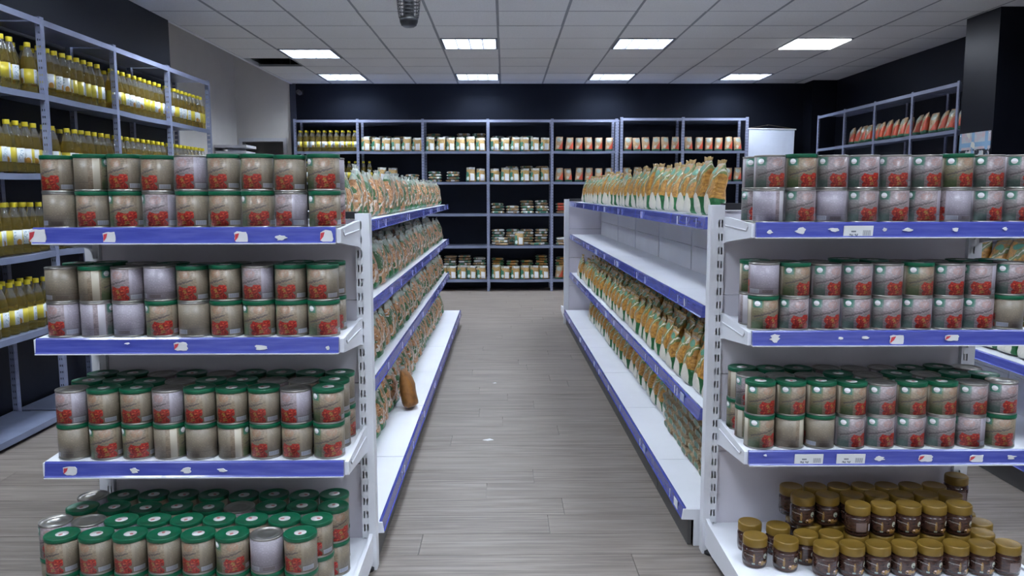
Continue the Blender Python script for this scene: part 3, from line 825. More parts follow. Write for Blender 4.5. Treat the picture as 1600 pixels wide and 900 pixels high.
GL = dict(loc=(-0.97, 2.885, 0), rot=0.0, th=.03, u=.345, z=(1.255, .90, .545), base=(.15, .465))
GR = dict(loc=(1.10, 3.0, 0), rot=0.0135, th=.03, u=.31, z=(1.28, .945, .545), base=(.15, .365))
GT = dict(loc=(2.88, 2.60, 0), rot=0.0, th=.03, u=.40, z=(1.255, .90, .56), base=(.15, .47))
jl = [0, .63, 1.53, 2.43, 3.33, 4.23, 5.46]
gondola('shop_gondola', 'long white gondola packed with rosy tan bags on every shelf', GL['loc'], 0.0, [0, .75, 1.65, 2.55, 3.45, 4.35, 5.45], GL['z'], GL['u'], GL['base'], 1.30, (1, -1), wide=False)
gondola('shop_gondola', 'long white gondola with one empty shelf and amber bags on the others', GR['loc'], GR['rot'], [0, .58, 1.48, 2.38, 3.28, 4.18, 5.34], GR['z'], GR['u'], GR['base'], 1.31, (-1, 1))
gondola('shop_gondola', 'white gondola with amber bags across the side aisle from the spread jars', GT['loc'], 0.0, [0, .9, 1.8, 2.7, 3.6, 4.5], GT['z'], GT['u'], GT['base'], 1.30, (-1,), tags=False)

def gpt(g, x, y, z):
    c, s_ = math.cos(g['rot']), math.sin(g['rot'])
    return (g['loc'][0] + x * c - y * s_, g['loc'][1] + x * s_ + y * c, z)

# ================================================================ cans
CR, CH, LH = 0.0502, 0.1095, 0.0035
b = MB()
b.lathe([(.046, 0), (CR - .0005, .001), (CR, .002), (CR - .001, .0045), (CR - .0016, .006), (CR - .0016, CH - .006), (CR - .001, CH - .0045), (CR, CH - .002), (CR - .0005, CH), (CR - .003, CH), (CR - .004, CH - .004), (.034, CH - .004), (.032, CH - .0025), (.024, CH - .0025), (.022, CH - .004), (0.0001, CH - .004)], 28)
can_body = b.mesh('food_can', M['tin'])
def lab(mat):
    b = MB(); b.lathe([(CR - .0012, .006), (CR - .0012, CH - .006)], 28, uv=True); return b.mesh('paper_label', mat)
can_lab = {'kraft': lab(M['can_kraft']), 'rosy grey': lab(M['can_silver'])}
b = MB()
b.lathe([(CR + .0001, CH - .0085), (CR + .0005, CH - .008), (CR + .0005, CH + LH - .001), (CR, CH + LH), (.046, CH + LH), (.0445, CH + LH - .0012), (0.0001, CH + LH - .0012)], 28)
can_lid = b.mesh('plastic_lid', M['greenlid'])
b = MB(); b.lathe([(.0185, 0), (.0185, .0006), (.0001, .0006)], 20); can_stk = b.mesh('lid_sticker', M['sticker'])

def can(x, y, z, lid, colour, rot, label, group):
    o = new('food_can', can_body, None, (x, y, z), (0, 0, rot))
    tag(o, label, 'can', group)
    new('paper_label', can_lab[colour], o)
    if lid:
        l = new('plastic_lid', can_lid, o)
        new('lid_sticker', can_stk, l, (0, 0, CH + LH - .0012), (0, 0, rnd.uniform(0, 6)))
    return CH + (LH if lid else 0.0)

UL, UR = 'cans-only unit', 'jar unit'
SHN = ['top shelf', 'second shelf', 'third shelf', 'base shelf']
def can_block(unit, si, z, xs, ys, tiers=2, palette='kraft', lidp=(0.9, 0.8), skip=lambda r, k: False, jit=.0015, row0=0, first=0, pat=None):
    """xs: function row -> x list; ys: list of row depths, nearest first"""
    for r, y in enumerate(ys):
        for k, x in enumerate(xs(r)):
            if skip(r, k): continue
            zz = z + .0008; yy = y + rnd.uniform(-jit, jit)
            for t in range(tiers):
                silver = rnd.random() < (0.25 if palette == 'kraft' else 0.70)
                colr = 'rosy grey' if silver else 'kraft'
                lid = rnd.random() < (lidp[t] * (0.45 if silver else 1.0))
                fc = None
                if pat and r == 0:
                    ch = pat[t][k]
                    colr = 'rosy grey' if ch in 'sSt' else 'kraft'
                    lid = ch in 'kKgw'
                    fc = {'k': rnd.uniform(.335, .40), 'g': rnd.uniform(.235, .28), 'K': rnd.uniform(.58, .70), 'w': rnd.uniform(.90, .95), 'n': rnd.uniform(.56, .66), 's': rnd.uniform(.255, .30), 't': rnd.uniform(.34, .40), 'S': rnd.choice([.60, .66, .91])}[ch]
                # the tomatoes sit at u~0.32; face them roughly to the shopper (-y)
                face = rnd.choice([0, 0, 0, 1, 2, 3]) if r == 0 else rnd.choice([0, 1, 2])
                du = {0: rnd.uniform(-.05, .06), 1: rnd.uniform(.05, .10), 2: rnd.uniform(-.16, -.06), 3: rnd.uniform(.14, .34)}[face]
                rot = -PI / 2 - (fc if fc is not None else 0.30 + du) * 2 * PI
                tier = 'upper tier' if t == tiers - 1 and tiers > 1 else 'lower tier'
                n_ = len(xs(r)) - k if unit == UL else k + 1
                lb = '%s %s can, %s from aisle post, %s, %s, %s, %s' % ('green-lidded' if lid else 'unlidded', colr, nth(n_ + first), tier, ORD[r + 1 + row0] + ' row', SHN[si], unit)
                h = can(x + rnd.uniform(-.0006, .0006), yy, zz, lid, colr, rot, lb, 'tomato cans on %s of %s' % (SHN[si], unit))
                zz += h + .0006
def lin(x0, p, n): return lambda r: [x0 + p * i for i in range(n)]
P = 0.1032
can_block(UL, 0, 1.268, lin(-1.386, .1027, 9), [2.522], 2, 'kraft', (.9, .95), pat=('nkgskkgtg', 'kwkktkkkg'))
can_block(UL, 0, 1.268, lin(-.572, .1, 1), [2.636], 2, 'kraft', (1, 0), row0=1)
def xsB(r): return [-1.40 + .1028 * i for i in range(9)]
can_block(UL, 1, .926, xsB, [2.53, 2.636], 2, 'kraft', (.75, .6), pat=('tSSgnkgkg', 'nwtSkktkk'))
def xsC(r): return [-1.392 + .1026 * i - .002 * r for i in range(9)]
can_block(UL, 2, .531, xsC, [2.525, 2.631, 2.737], 2, 'kraft', (1, .9), pat=('KggwKwkkg', 'tkktkkktg'))
def xsD(r): return [-1.40 + .1042 * i + (.0 if r != 1 else .012) for i in range(9)]
can_block(UL, 3, .12, lambda r: [-1.352 + .1035 * i for i in range(8)], [2.345], 2, 'kraft', (1, .95), pat=('KkgkkgKg', 'kkkkkgSk'))
can_block(UL, 3, .12, lambda r: [-1.43 + .1035 * i + [0, .03, .01][r] for i in range(9)], [2.452, 2.558, 2.664], 2, 'kraft', (1, 1), row0=1)
# right unit
can_block(UR, 0, 1.275, lin(.868, .1025, 9), [2.642], 2, 'silver', (.5, .6), pat=('SsSsstSss', 'sgsstsgss'))
can_block(UR, 0, 1.275, lin(.863, .1, 1), [2.752], 2, 'silver', (.5, .3), row0=1)
can_block(UR, 1, .921, lambda r: [.8625 + .1027 * i for i in range(9)], [2.644, 2.75], 2, 'silver', (.45, .4), pat=('gsssssssK', 'Sgsssgsts'))
can_block(UR, 2, .518, lambda r: [.8625 + .1026 * i for i in range(9)], [2.642, 2.748, 2.854], 2, 'silver', (.8, .95), pat=('gwKsssstk', 'ggggsggss'))

# ================================================================ chocolate spread jars
b = MB()
b.lathe([(.034, 0), (.0385, .003), (.040, .010), (.041, .022), (.041, .060), (.0405, .066), (.037, .072), (.036, .080)], 24)
jar_body = b.mesh('spread_jar', M['jarglass'])
b = MB(); b.lathe([(.0405, .012), (.0416, .024), (.0416, .058), (.0412, .064)], 24, uv=True); jar_lab = b.mesh('printed_wrap', M['jarlabel'])
b = MB(); b.lathe([(.0385, .072), (.040, .073), (.0405, .076), (.0405, .098), (.0385, .102), (.036, .1025), (.034, .1015), (.0001, .1015)], 28); jar_lid = b.mesh('screw_lid', M['goldlid'])
JH = .1026
def jar(x, y, z, label, group):
    o = new('spread_jar', jar_body, None, (x, y, z), (0, 0, -PI / 2 - rnd.choice([.25, .25, .22, .16, .75, .72]) * 2 * PI + rnd.uniform(-.2, .2)))
    tag(o, label, 'jar', group)
    new('printed_wrap', jar_lab, o); new('screw_lid', jar_lid, o)
JP = .0862
for r in range(4):
    for k in range(8):
        x = 1.058 + JP * k + [0, -.035, .01, 0][r]
        y = 2.515 + .0865 * r
        jar(x, y, .1208, 'gold-lidded spread jar, %s from aisle post, lower layer, %s row of main block' % (nth(k + 1), ORD[r + 1]), 'spread jars in the lower layer')
for k, (x, y) in enumerate([(.845, 2.585), (.940, 2.555), (.862, 2.70), (.952, 2.67)]):
    jar(x, y, .1208, 'gold-lidded spread jar, %s of four standing loose beside the aisle post' % ORD[k + 1], 'spread jars beside the slotted post')
for r in range(3):
    for k in range([5, 7, 7][r]):
        x = [1.195, 1.04, 1.03][r] + JP * k + [.0, .0, .0][r]
        y = 2.598 + .0865 * r
        jar(x, y, .1216 + JH, 'gold-lidded spread jar, %s from aisle post, upper layer, %s row' % (nth(k + 1), ORD[r + 1]), 'spread jars in the upper layer')
jar(1.683, 2.868, .1216 + JH, 'lone gold-lidded spread jar standing apart at outer end of upper layer', 'spread jars in the upper layer')
jar(1.683, 2.868, .1208, 'gold-lidded spread jar carrying the lone upper jar by the floor aisle', 'spread jars in the lower layer')

# ================================================================ oil bottles
b = MB()
b.lathe([(.030, .003), (.036, 0), (.0395, .006), (.040, .014), (.0385, .022), (.040, .030), (.0385, .038), (.040, .046), (.0385, .052), (.0385, .136), (.040, .142), (.040, .150), (.0395, .162), (.0385, .174), (.0365, .188), (.0335, .202), (.0295, .216), (.025, .230), (.019, .246), (.0145, .258), (.0145, .272)], 24)
def facet(p):
    x, y, z = p; a = math.atan2(y, x)
    if .135 < z < .245:
        k = 1 - .045 * (1 + math.cos(6 * a + z * 55)) * math.sin(PI * (z - .135) / .11)
        return (x * k, y * k, z)
    if .008 < z < .045: k = 1 - .02 * (1 + math.cos(9 * a)); return (x * k, y * k, z)
    return p
b.v = [facet(p) for p in b.v]
bot_body = b.mesh('oil_bottle', M['oil'])
b = MB(); b.lathe([(.0402, .054), (.0402, .134)], 18, uv=True); bot_lab = b.mesh('wrap_label', M['oillabel'])
b = MB(); b.lathe([(.0165, .260), (.0175, .262), (.0175, .283), (.016, .286), (.0001, .286)], 14); bot_cap = b.mesh('bottle_cap', M['yellowcap'])
def bottle(x, y, z, label, group):
    o = new('oil_bottle', bot_body, None, (x, y, z), (0, 0, rnd.uniform(0, 6.28)))
    tag(o, label, 'bottle', group)
    new('wrap_label', bot_lab, o); new('bottle_cap', bot_cap, o)
TN = ['', 'fourth tier', 'third tier', 'second tier', 'top tier']
for ti in (4, 3, 2, 1):
    for bi in range(1, 5):
        if ti in (2, 1) and bi > 2: continue
        y0, y1 = LY[bi] + .06, LY[bi + 1] - .05
        n = 10
        rows = 2 if not (ti in (2, 1) and bi == 2) else 1
        for r in range(rows):
            for k in range(n):
                if rnd.random() < (0.04 if r == 0 else 0.12): continue
                y = y0 + (y1 - y0) * (k + .0) / (n - 1) + rnd.uniform(-.0015, .0015)
                x = LXF - .066 - .089 * r + rnd.uniform(-.003, .003)
                bay = ['', 'fourth bay', 'third bay', 'second bay', 'end bay'][bi]
                bottle(x, y, LT[ti] + .0008, 'oil bottle, %s from recess side, %s, %s, oil wall rack, %s row' % (nth(n - k), bay, TN[ti], 'front' if r == 0 else 'rear'), 'oil bottles on the %s of the wall rack' % TN[ti])
for r in range(2):
    for k in range(10):
        bottle(BX[0] + .05 + k * .084, BY + .07 + .09 * r, BT[4] + .0008, 'yellow-capped oil bottle, %s from white recess, top tier of back rack, %s row' % (nth(k + 1), 'front' if r == 0 else 'rear'), 'oil bottles on the back rack')
for k in range(10):
    bottle(BX[0] + .05 + k * .084, BY + .07, BT[3] + .0008, 'yellow-capped oil bottle, %s from white recess, second tier of back rack' % nth(k + 1), 'oil bottles on the back rack')
for k, yy in enumerate((BY + .07, BY + .07)):
    bottle(BX[1] + .06 + .085 * k, yy, BT[3] + .0008, '%s oil bottle from rack post sharing its bay with white label bags' % ORD[k + 1], 'oil bottles on the back rack')

# ================================================================ bags
def bag_shape(seed, h, wd, dp, seal=True, lying=False):
    r = random.Random(seed)
    prof = [(0, .55), (.04, .86), (.12, 1.0), (.30, 1.0), (.50, .96), (.66, .84), (.78, .60), (.87, .30), (.93, .07)]
    if lying: prof = [(0, .10), (.035, .50), (.09, .86), (.22, 1.0), (.50, 1.0), (.76, .98), (.88, .84), (.94, .46), (.97, .08)]
    n = 16; ph = [r.uniform(0, 6.28) for _ in range(6)]; am = [r.uniform(.3, 1) for _ in range(6)]
    b = MB(); ring = []
    lean = r.uniform(-.02, .02)
    for (t, k) in prof:
        pts = []
        for i in range(n):
            a = 2 * PI * i / n
            ca, sa = math.cos(a), math.sin(a)
            x = wd / 2 * math.copysign(abs(ca) ** (.5 if lying else .72), ca) * (1 - .10 * t * t - .05 * math.sin(5 * t + ph[0]) * am[0])
            y = dp / 2 * k * math.copysign(abs(sa) ** (.5 if lying else .8), sa)
            wv = .35 if lying else 1.0
            y *= 1 + wv * .16 * math.sin(7 * x / wd + 6 * t + ph[1]) * am[1] + wv * .12 * math.sin(13 * t + ph[2]) * am[2]
            z = h * t + .012 * h * math.sin(9 * x / wd + ph[3]) * (1 if .1 < t else 0)
            pts.append((x + lean * t, y + (0 if lying else .25) * dp * (t ** 2) * (am[4] - .6), z))
        ring.append(pts)
    for j in range(len(prof) - 1):
        for i in range(n):
            i2 = (i + 1) % n
            q = [ring[j][i], ring[j][i2], ring[j + 1][i2], ring[j + 1][i]]
            tt = [prof[j][0], prof[j][0], prof[j + 1][0], prof[j + 1][0]]
            b.poly(q, [(.5 + p[0] / wd, t_) for p, t_ in zip(q, tt)], smooth=True)
    b.poly(list(reversed(ring[0])), [(.5 + p[0] / wd, 0) for p in reversed(ring[0])])
    b.poly(ring[-1], [(.5 + p[0] / wd, 1) for p in ring[-1]])
    # top seal, a crimped strip
    s = MB(); m = 9; top = ring[-1]
    xm = max(p[0] for p in top); xn = min(p[0] for p in top); ym = sum(p[1] for p in top) / n
    for i in range(m):
        xa, xb = xn + (xm - xn) * i / m, xn + (xm - xn) * (i + 1) / m
        ya, yb = ym + .006 * math.sin(i * 1.9 + ph[5]), ym + .006 * math.sin((i + 1) * 1.9 + ph[5])
        za, zb = h * (1.0 + .015 * math.sin(i * 1.3 + ph[1])), h * (1.0 + .015 * math.sin((i + 1) * 1.3 + ph[1]))
        z0 = h * .925
        for dy in (-.0012, .0012):
            q = [(xa, ym + dy, z0), (xb, ym + dy, z0), (xb, yb + dy, zb), (xa, ya + dy, za)]
            s.poly(q if dy < 0 else list(reversed(q)), smooth=True)
        s.poly([(xa, ya - .0012, za), (xb, yb - .0012, zb), (xb, yb + .0012, zb), (xa, ya + .0012, za)])
    if lying:                       # laid on its back: height becomes -y... front print faces up
        def lay(p): return (p[0], p[2] - h / 2, -p[1])
        b.v = [lay(p) for p in b.v]; s.v = [lay(p) for p in s.v]
        zm = min(p[2] for p in b.v)
        b.v = [(x, y, z - zm) for x, y, z in b.v]; s.v = [(x, y, z - zm) for x, y, z in s.v]
    return b, s
BAG = {}
def bag_set(kind, h, wd, dp, n, lying=False):
    out = []
    for i in range(n):
        b, s = bag_shape(hash((kind, i, lying)) % 9999 if False else (len(BAG) * 97 + i * 13 + (5 if lying else 0)), h, wd, dp, lying=lying)
        weld(b)
        out.append((b.mesh('food_bag', M['bag_flat' if lying and kind == 'white' else 'bag_' + kind]), s.mesh('top_seal', M['amberseal' if kind == 'amber' else 'seal'])))
    BAG[(kind, lying)] = out
bag_set('amber', .225, .145, .085, 5)
bag_set('rosy', .235, .15, .085, 6)
bag_set('white', .205, .144, .075, 5)
bag_set('red', .205, .126, .075, 5)
bag_set('white', .208, .145, .034, 6, True)
bag_set('amber', .208, .145, .034, 4, True)
bag_set('rosy', .235, .15, .055, 4, True)
bag_set('red', .208, .145, .034, 3, True)

KN = {'amber': 'amber_food_bag', 'rosy': 'rosy_food_bag', 'white': 'white_label_bag', 'red': 'red_printed_bag'}
def bag(kind, loc, rot, label, group, lying=False, scale=1.0, seal=True, name='food_bag'):
    m, s = rnd.choice(BAG[(kind, lying)])
    o = new(KN[kind], m, None, loc, rot)
    kx = .94 if kind == 'red' else 1.0; ky = .94 if kind == 'amber' else 1.0
    o.scale = (scale * kx * rnd.uniform(.87, .92), scale * ky * rnd.uniform(.86, .93), scale * rnd.uniform(.95, 1.05))
    mx = o.rotation_euler.to_matrix() @ Matrix.Diagonal(o.scale)
    o.location.z += .001 - min((mx @ v.co).z for v in m.vertices)      # stand it on the shelf
    tag(o, label, 'food bag', group)
    if seal: new('top_seal', s, o)
    return o

# rows of standing bags on a gondola; side = +1 or -1, inset = distance of the bag centre behind the shelf edge
def bag_row(g, side, z, edge, inset, y0, y1, pitch, kind, label, group, lean=.10, scale=1.0, seal=True, twist=.08):
    y = y0; n = 0
    while y < y1:
        n += 1
        x = side * (g['th'] + edge - inset + rnd.uniform(-.008, .008))
        p = gpt(g, x, y, z)
        # front (local -y) turned to face the aisle: side*+x
        rz = (PI / 2 if side > 0 else -PI / 2) + g['rot'] + rnd.uniform(-twist, twist)
        bag(kind, (p[0], p[1], z + .001), (-lean + rnd.uniform(-.05, .05), rnd.uniform(-.03, .03), rz), label % nth(n), group, scale=scale * rnd.uniform(.95, 1.03), seal=seal)
        y += pitch * rnd.uniform(.97, 1.03)
ln = ['top', 'second', 'third']
# left gondola, every shelf
GPL = 'packed gondola'
def lrow(z, edge, inset, y0, rowname, shelf, lean, sc):
    bag_row(GL, 1, z, edge, inset, y0, 5.30, .166, 'rosy', 'rosy tan bag, %s from can unit, ' + rowname + ' row, ' + shelf + ' of packed gondola', 'bags on the ' + shelf + ' of the packed gondola', lean, sc)
lrow(GL['z'][0], GL['u'], .085, .28, 'front', 'top shelf', .08, 1.0)
for li in (1, 2):
    for inset, nm, lean, sc in ((.064, 'front', .14, .94), (.167, 'middle', .13, .98), (.270, 'rear', .12, 1.02)):
        lrow(GL['z'][li], GL['u'], inset, .30, nm, ln[li] + ' shelf', lean, sc)
z, e = GL['base']
lrow(z, e, .185, .20, 'front', 'base shelf', .18, .98)
lrow(z, e, .30, .20, 'rear', 'base shelf', .16, 1.03)
b, s = bag_shape(77, .235, .13, .085); weld(b)
p = gpt(GL, GL['th'] + GL['base'][1] - .062, 1.60, z)
o = new('brown_food_bag', b.mesh('brown_food_bag', M['brownbag']), None, (p[0], p[1], z + .012), (-.22, .10, PI / 2 - .1)); new('top_seal', s.mesh('top_seal', M['seal']), o)
tag(o, 'plain brown bag turned back to front, slumped out onto white base shelf', 'food bag')
# right gondola
def rrow(z, edge, inset, y0, y1, rowname, shelf, lean, sc):
    bag_row(GR, -1, z, edge, inset, y0, y1, .159, 'amber', 'amber bag, %s in ' + rowname + ' row from can end, ' + shelf, 'bags on the ' + shelf, lean, sc)
rrow(GR['z'][0], GR['u'], .075, .22, 4.75, 'front', 'top shelf above the empty shelf', .12, 1.06)
for inset, nm, lean, sc in ((.052, 'front', .13, .93), (.152, 'middle', .11, .97), (.244, 'rear', .06, .98)):
    rrow(GR['z'][2], GR['u'], inset, .10, 4.95, nm, 'shelf under the empty shelf', lean, sc)
z, e = GR['base']
rrow(z, e, .200, 1.24, 4.75, 'front', 'base of the half empty gondola', .13, .94)
rrow(z, e, .297, 1.24, 4.75, 'rear', 'base of the half empty gondola', .10, 1.0)
# low stack of small oval printed packs at the near end of that base
b = MB()
for q in range(1):
    L, W, H = .105, .098, .048
    n = 12; rings = []
    for t, k in ((0, .55), (.08, .9), (.2, 1), (.8, 1), (.92, .9), (1, .55)):
        rings.append([(W / 2 * math.copysign(abs(math.cos(2 * PI * i / n)) ** .6, math.cos(2 * PI * i / n)) * (.9 + .1 * k), -L + 2 * L * t, H / 2 + H / 2 * k * math.copysign(abs(math.sin(2 * PI * i / n)) ** .7, math.sin(2 * PI * i / n))) for i in range(n)])
    for j in range(5):
        for i in range(n):
            i2 = (i + 1) % n; qd = [rings[j][i], rings[j][i2], rings[j + 1][i2], rings[j + 1][i]]
            b.poly(qd, [(.5 + v[0] / W, .5 + v[1] / (2 * L)) for v in qd], smooth=True)
    b.poly(rings[0], [(.5 + v[0] / W * .9, v[2] / H) for v in rings[0]]); b.poly(list(reversed(rings[-1])), [(.5 + v[0] / W * .9, v[2] / H) for v in reversed(rings[-1])])
pack = weld(b).mesh('oval_pack', M['bag_brick'])
for k in range(10):
    for t in range(5):
        p = gpt(GR, -(GR['th'] + .118 + .006 * t * 0 + rnd.uniform(-.006, .006)), .10 + .107 * k + rnd.uniform(-.003, .003), z + .0485 * t)
        o = new('oval_pack', pack, None, (p[0], p[1], z + .001 + .0485 * t), (0, 0, PI / 2 + GR['rot'] + rnd.uniform(-.04, .04)))
        tag(o, '%s flat green oval pack from can unit end, %s layer of low stack' % (nth(k + 1), ['bottom', 'second', 'third', 'fourth', 'top'][t]), 'food pack', 'flat packs stacked on the base shelf')
# gondola across the side aisle
for li in (1, 2):
    bag_row(GT, -1, GT['z'][li], GT['u'], .085, .55, 2.6, .16, 'amber', 'amber bag, %s along ' + ln[li] + ' shelf of gondola beyond the side aisle', 'bags on the gondola beyond the side aisle', .2, 1.05)

# back rack
def stand(bx0, bx1, z, kind, n, label, group, yo=.07, lean=.12, sc=1.0):
    wd = (bx1 - bx0 - .06) / n
    for k in range(n):
        bag(kind, (bx0 + .03 + wd * (k + .5) + rnd.uniform(-.003, .003), BY + yo + rnd.uniform(-.01, .01), z), (-lean + rnd.uniform(-.04, .04), rnd.uniform(-.03, .03), rnd.uniform(-.05, .05)), nth(k + 1) + ' ' + label, group, scale=sc, seal=False)
def pile(bx0, bx1, z, kind, layers, cols, label, group, yo=.22, turn=PI / 2):
    wd = (bx1 - bx0 - .06) / cols
    for k in range(cols):
        nl = layers - rnd.choice([0, 0, 0, 1, 1, 2])
        zz = z
        for t in range(nl):
            o = bag(kind, (bx0 + .03 + wd * (k + .5) + rnd.uniform(-.006, .006), BY + yo + rnd.uniform(-.012, .012), zz), (rnd.uniform(-.02, .02), rnd.uniform(-.02, .02), turn + rnd.uniform(-.07, .07) + rnd.choice([0, PI])), '%s lying bag up, %s stack, %s' % (nth(t + 1), nth(k + 1), label), group, lying=True, seal=False)
            mx = o.rotation_euler.to_matrix() @ Matrix.Diagonal(o.scale)
            zz = o.location.z + max((mx @ v.co).z for v in o.data.vertices) + .0003
gt = 'bags on the top tier of the back rack'
for bi, nm in ((1, 'bay next to oil bottles'), (2, 'third bay'), (3, 'fourth bay')):
    stand(BX[bi], BX[bi + 1], BT[4], 'white', 6, 'white label bag upright, top tier of back rack, %s' % nm, gt)
    pile(BX[bi], BX[bi + 1], BT[4], 'white', 7 if bi == 2 else 6, 4, 'behind upright bags, top tier, %s' % nm, gt, .27)
stand(BX[4], BX[5], BT[4], 'red', 6, 'red cornered bag on top tier beside the double rack posts', 'red cornered bags on the back rack')
for bi in (0, 1):
    nm = ['inner', 'banner side'][bi]
    stand(BX2[bi], BX2[bi + 1], BT[4] , 'red', 6, 'red cornered bag, top tier of two bay rack, %s bay' % nm, 'red cornered bags on the two bay rack')
    stand(BX2[bi], BX2[bi + 1], BT[3] , 'red', 6 , 'red cornered bag, second tier of two bay rack, %s bay' % nm, 'red cornered bags on the two bay rack')
stand(BX[4], BX[5], BT[3], 'red', 6, 'red cornered bag on second tier beside the double rack posts', 'red cornered bags on the back rack')
g2 = 'bags on the second tier of the back rack'
stand(BX[1] + .20, BX[1] + .58, BT[3], 'white', 2, 'white label bag upright between oil bottles and lying bags, second tier', g2)
pile(BX[1] + .56, BX[2], BT[3], 'white', 5, 1, 'single flat pile beside upright bags, second tier', g2, .13)
pile(BX[2], BX[2] + .56, BT[3], 'white', 5, 2, 'wide flat pile, second tier, third bay', g2, .13)
stand(BX[2] + .555, BX[3], BT[3], 'white', 2, 'white label bag upright at end of wide flat pile, second tier', g2)
stand(BX[3], BX[4], BT[3], 'white', 6, 'white label bag upright filling the fourth bay, second tier', g2)
pile(BX[3], BX[4], BT[3], 'white', 6, 4, 'behind upright bags, second tier, fourth bay', g2, .27)
g3 = 'bags in loose piles on the middle tiers'
pile(BX[3], BX[4], BT[2], 'white', 3, 4, 'loose front pile on third tier, fourth bay', g3, .11)
pile(BX[3], BX[4], BT[2], 'white', 5, 4, 'loose rear pile on third tier, fourth bay', g3, .29)
pile(BX[4], BX[4] + .58, BT[2], 'red', 4, 2, 'low pile on third tier behind gondola end', g3, .13)
pile(BX[3], BX[3] + .36, BT[1], 'white', 3, 1, 'front heap beside rack post, fourth tier', g3, .11)
pile(BX[3] + .50, BX[4], BT[1], 'white', 3, 1, 'front heap beside upright bag, fourth tier', g3, .11)
pile(BX[3], BX[4], BT[1], 'white', 6, 4, 'rear heap on the fourth tier, fourth bay', g3, .29)
stand(BX[3] + .33, BX[3] + .53, BT[1], 'white', 1, 'lone white label bag upright amid the heaped fourth tier bags', g3, .05)
pile(BX[4], BX[4] + .58, BT[1], 'white', 3, 2, 'low pile on fourth tier behind gondola end', g3, .13)
g5 = 'bags on the lowest tier of the back rack'
for bi in (2, 3):
    nm = ['third', 'fourth'][bi - 2]
    stand(BX[bi], BX[bi + 1], BT[0], 'white', 6, 'white label bag upright on the lowest tier, %s bay' % nm, g5)
    pile(BX[bi], BX[bi + 1], BT[0], 'amber' if bi == 3 else 'white', 9, 4, 'tall pile behind upright bags, lowest tier, %s bay' % nm, g5, .27)
stand(BX[4], BX[4] + .5, BT[0], 'red', 3, 'red cornered bag upright on lowest tier behind gondola end', g5)
pile(BX[4], BX[4] + .58, BT[0], 'amber', 8, 2, 'tall pile on lowest tier behind gondola end', g5, .27)
# right wall rack, second tier: leaning bags
y = RY[0] + .10; n = 0
while y < RY[3] - .02:
    n += 1
    bag('red', (RXF + .09 + rnd.uniform(-.01, .01), y, 1.956), (-.18 + rnd.uniform(-.05, .05), rnd.uniform(-.18, -.02), -PI / 2 + rnd.uniform(-.2, .2)), nth(n) + ' leaning red cornered bag from the pillar on side wall rack', 'leaning bags on the rack beyond the pillar', scale=1.06, seal=False)
    y += .156 if abs(y - RY[1]) > .09 and abs(y - RY[2]) > .09 else .166

# ================================================================ other things
# wire cage pendant
o = empty('pendant_cage_lamp', (-0.462, 4.0, 2.172)); tag(o, 'black wire cage pendant with solid cup hanging from the ceiling tiles', 'pendant lamp')
b = MB(); b.lathe([(.0001, 0), (.026, .002), (.036, .008), (.043, .024), (.047, .044), (.044, .044), (.034, .012), (.0001, .008)], 24); one('cup', b, M['black'], o)
b = MB(); b.lathe([(.024, .02), (.026, .06), (.026, .24), (.02, .30), (.0001, .31)], 16); one('core', b, M['black'], o)
def cage_r(t): return .047 + .010 * math.sin(PI * min(1, t * 1.05)) - (.020 * max(0, t - .75) / .25)
for i in range(17):
    t = i / 16; b = MB(); r = cage_r(t)
    b.tube([(r * math.cos(2 * PI * k / 24), r * math.sin(2 * PI * k / 24), .046 + .26 * t) for k in range(24)], .0016, 5, closed=True); one('wire_ring', b, M['black'], o)
for k in range(10):
    a = 2 * PI * k / 10; b = MB()
    b.tube([(cage_r(i / 16) * math.cos(a), cage_r(i / 16) * math.sin(a), .046 + .26 * i / 16) for i in range(17)], .0018, 5); one('upright_wire', b, M['black'], o)
b = MB(); b.tube([(0, 0, .30), (0, 0, CEIL - 2.172)], .004, 6); one('cable', b, M['black'], o)
b = MB(); b.lathe([(.04, CEIL - 2.172 - .025), (.045, CEIL - 2.172 - .02), (.045, CEIL - 2.172 - .0015)], 18); one('ceiling_rose', b, M['black'], o)

# hanging banner
o = empty('hanging_banner', (3.79, 11.50, 1.35)); tag(o, 'blank white cloth banner hanging from a rod beside the two bay rack', 'banner')
b = MB(); n = 12; mz = 8; W2, H2 = .325, .92
def bp(i, j):
    u, v = i / n, j / mz
    x = -W2 + 2 * W2 * u - (.03 * (1 - v) * u)
    y = .018 * math.sin(5 * u + 2 * v) * (1 - v) - (.05 * max(0, u - .75) * 4 * (1 - v))
    return (x, y, H2 * v - .012 * u)
for i in range(n):
    for j in range(mz):
        b.poly([bp(i, j), bp(i + 1, j), bp(i + 1, j + 1), bp(i, j + 1)], smooth=True)
        q = [bp(i, j), bp(i + 1, j), bp(i + 1, j + 1), bp(i, j + 1)]
        b.poly([(x, y + .003, zc) for x, y, zc in reversed(q)], smooth=True)
one('cloth', b, plain('banner_cloth', (0.62, 0.66, 0.78), 0.7, 0, 0.03, 5), o)
b = MB(); b.tube([(-W2 - .02, 0, H2 + .006), (W2 + .02, 0, H2 - .008)], .009, 8); one('rod', b, M['doorframe'], o)
b = MB(); b.tube([(-W2, 0, H2 + .012), (-.02, .10, H2 + .065), (W2, 0, H2 - .002)], .003, 5); one('cord', b, plain('hanging_cord', (0.1, 0.08, 0.05), 0.8, 0, 0.1), o)
b = MB(); b.lathe([(.006, 0), (.006, .06)], 8); hk = one('hook', b, M['black'], o, (-.02, .16, H2 + .065), (PI / 2, 0, 0))

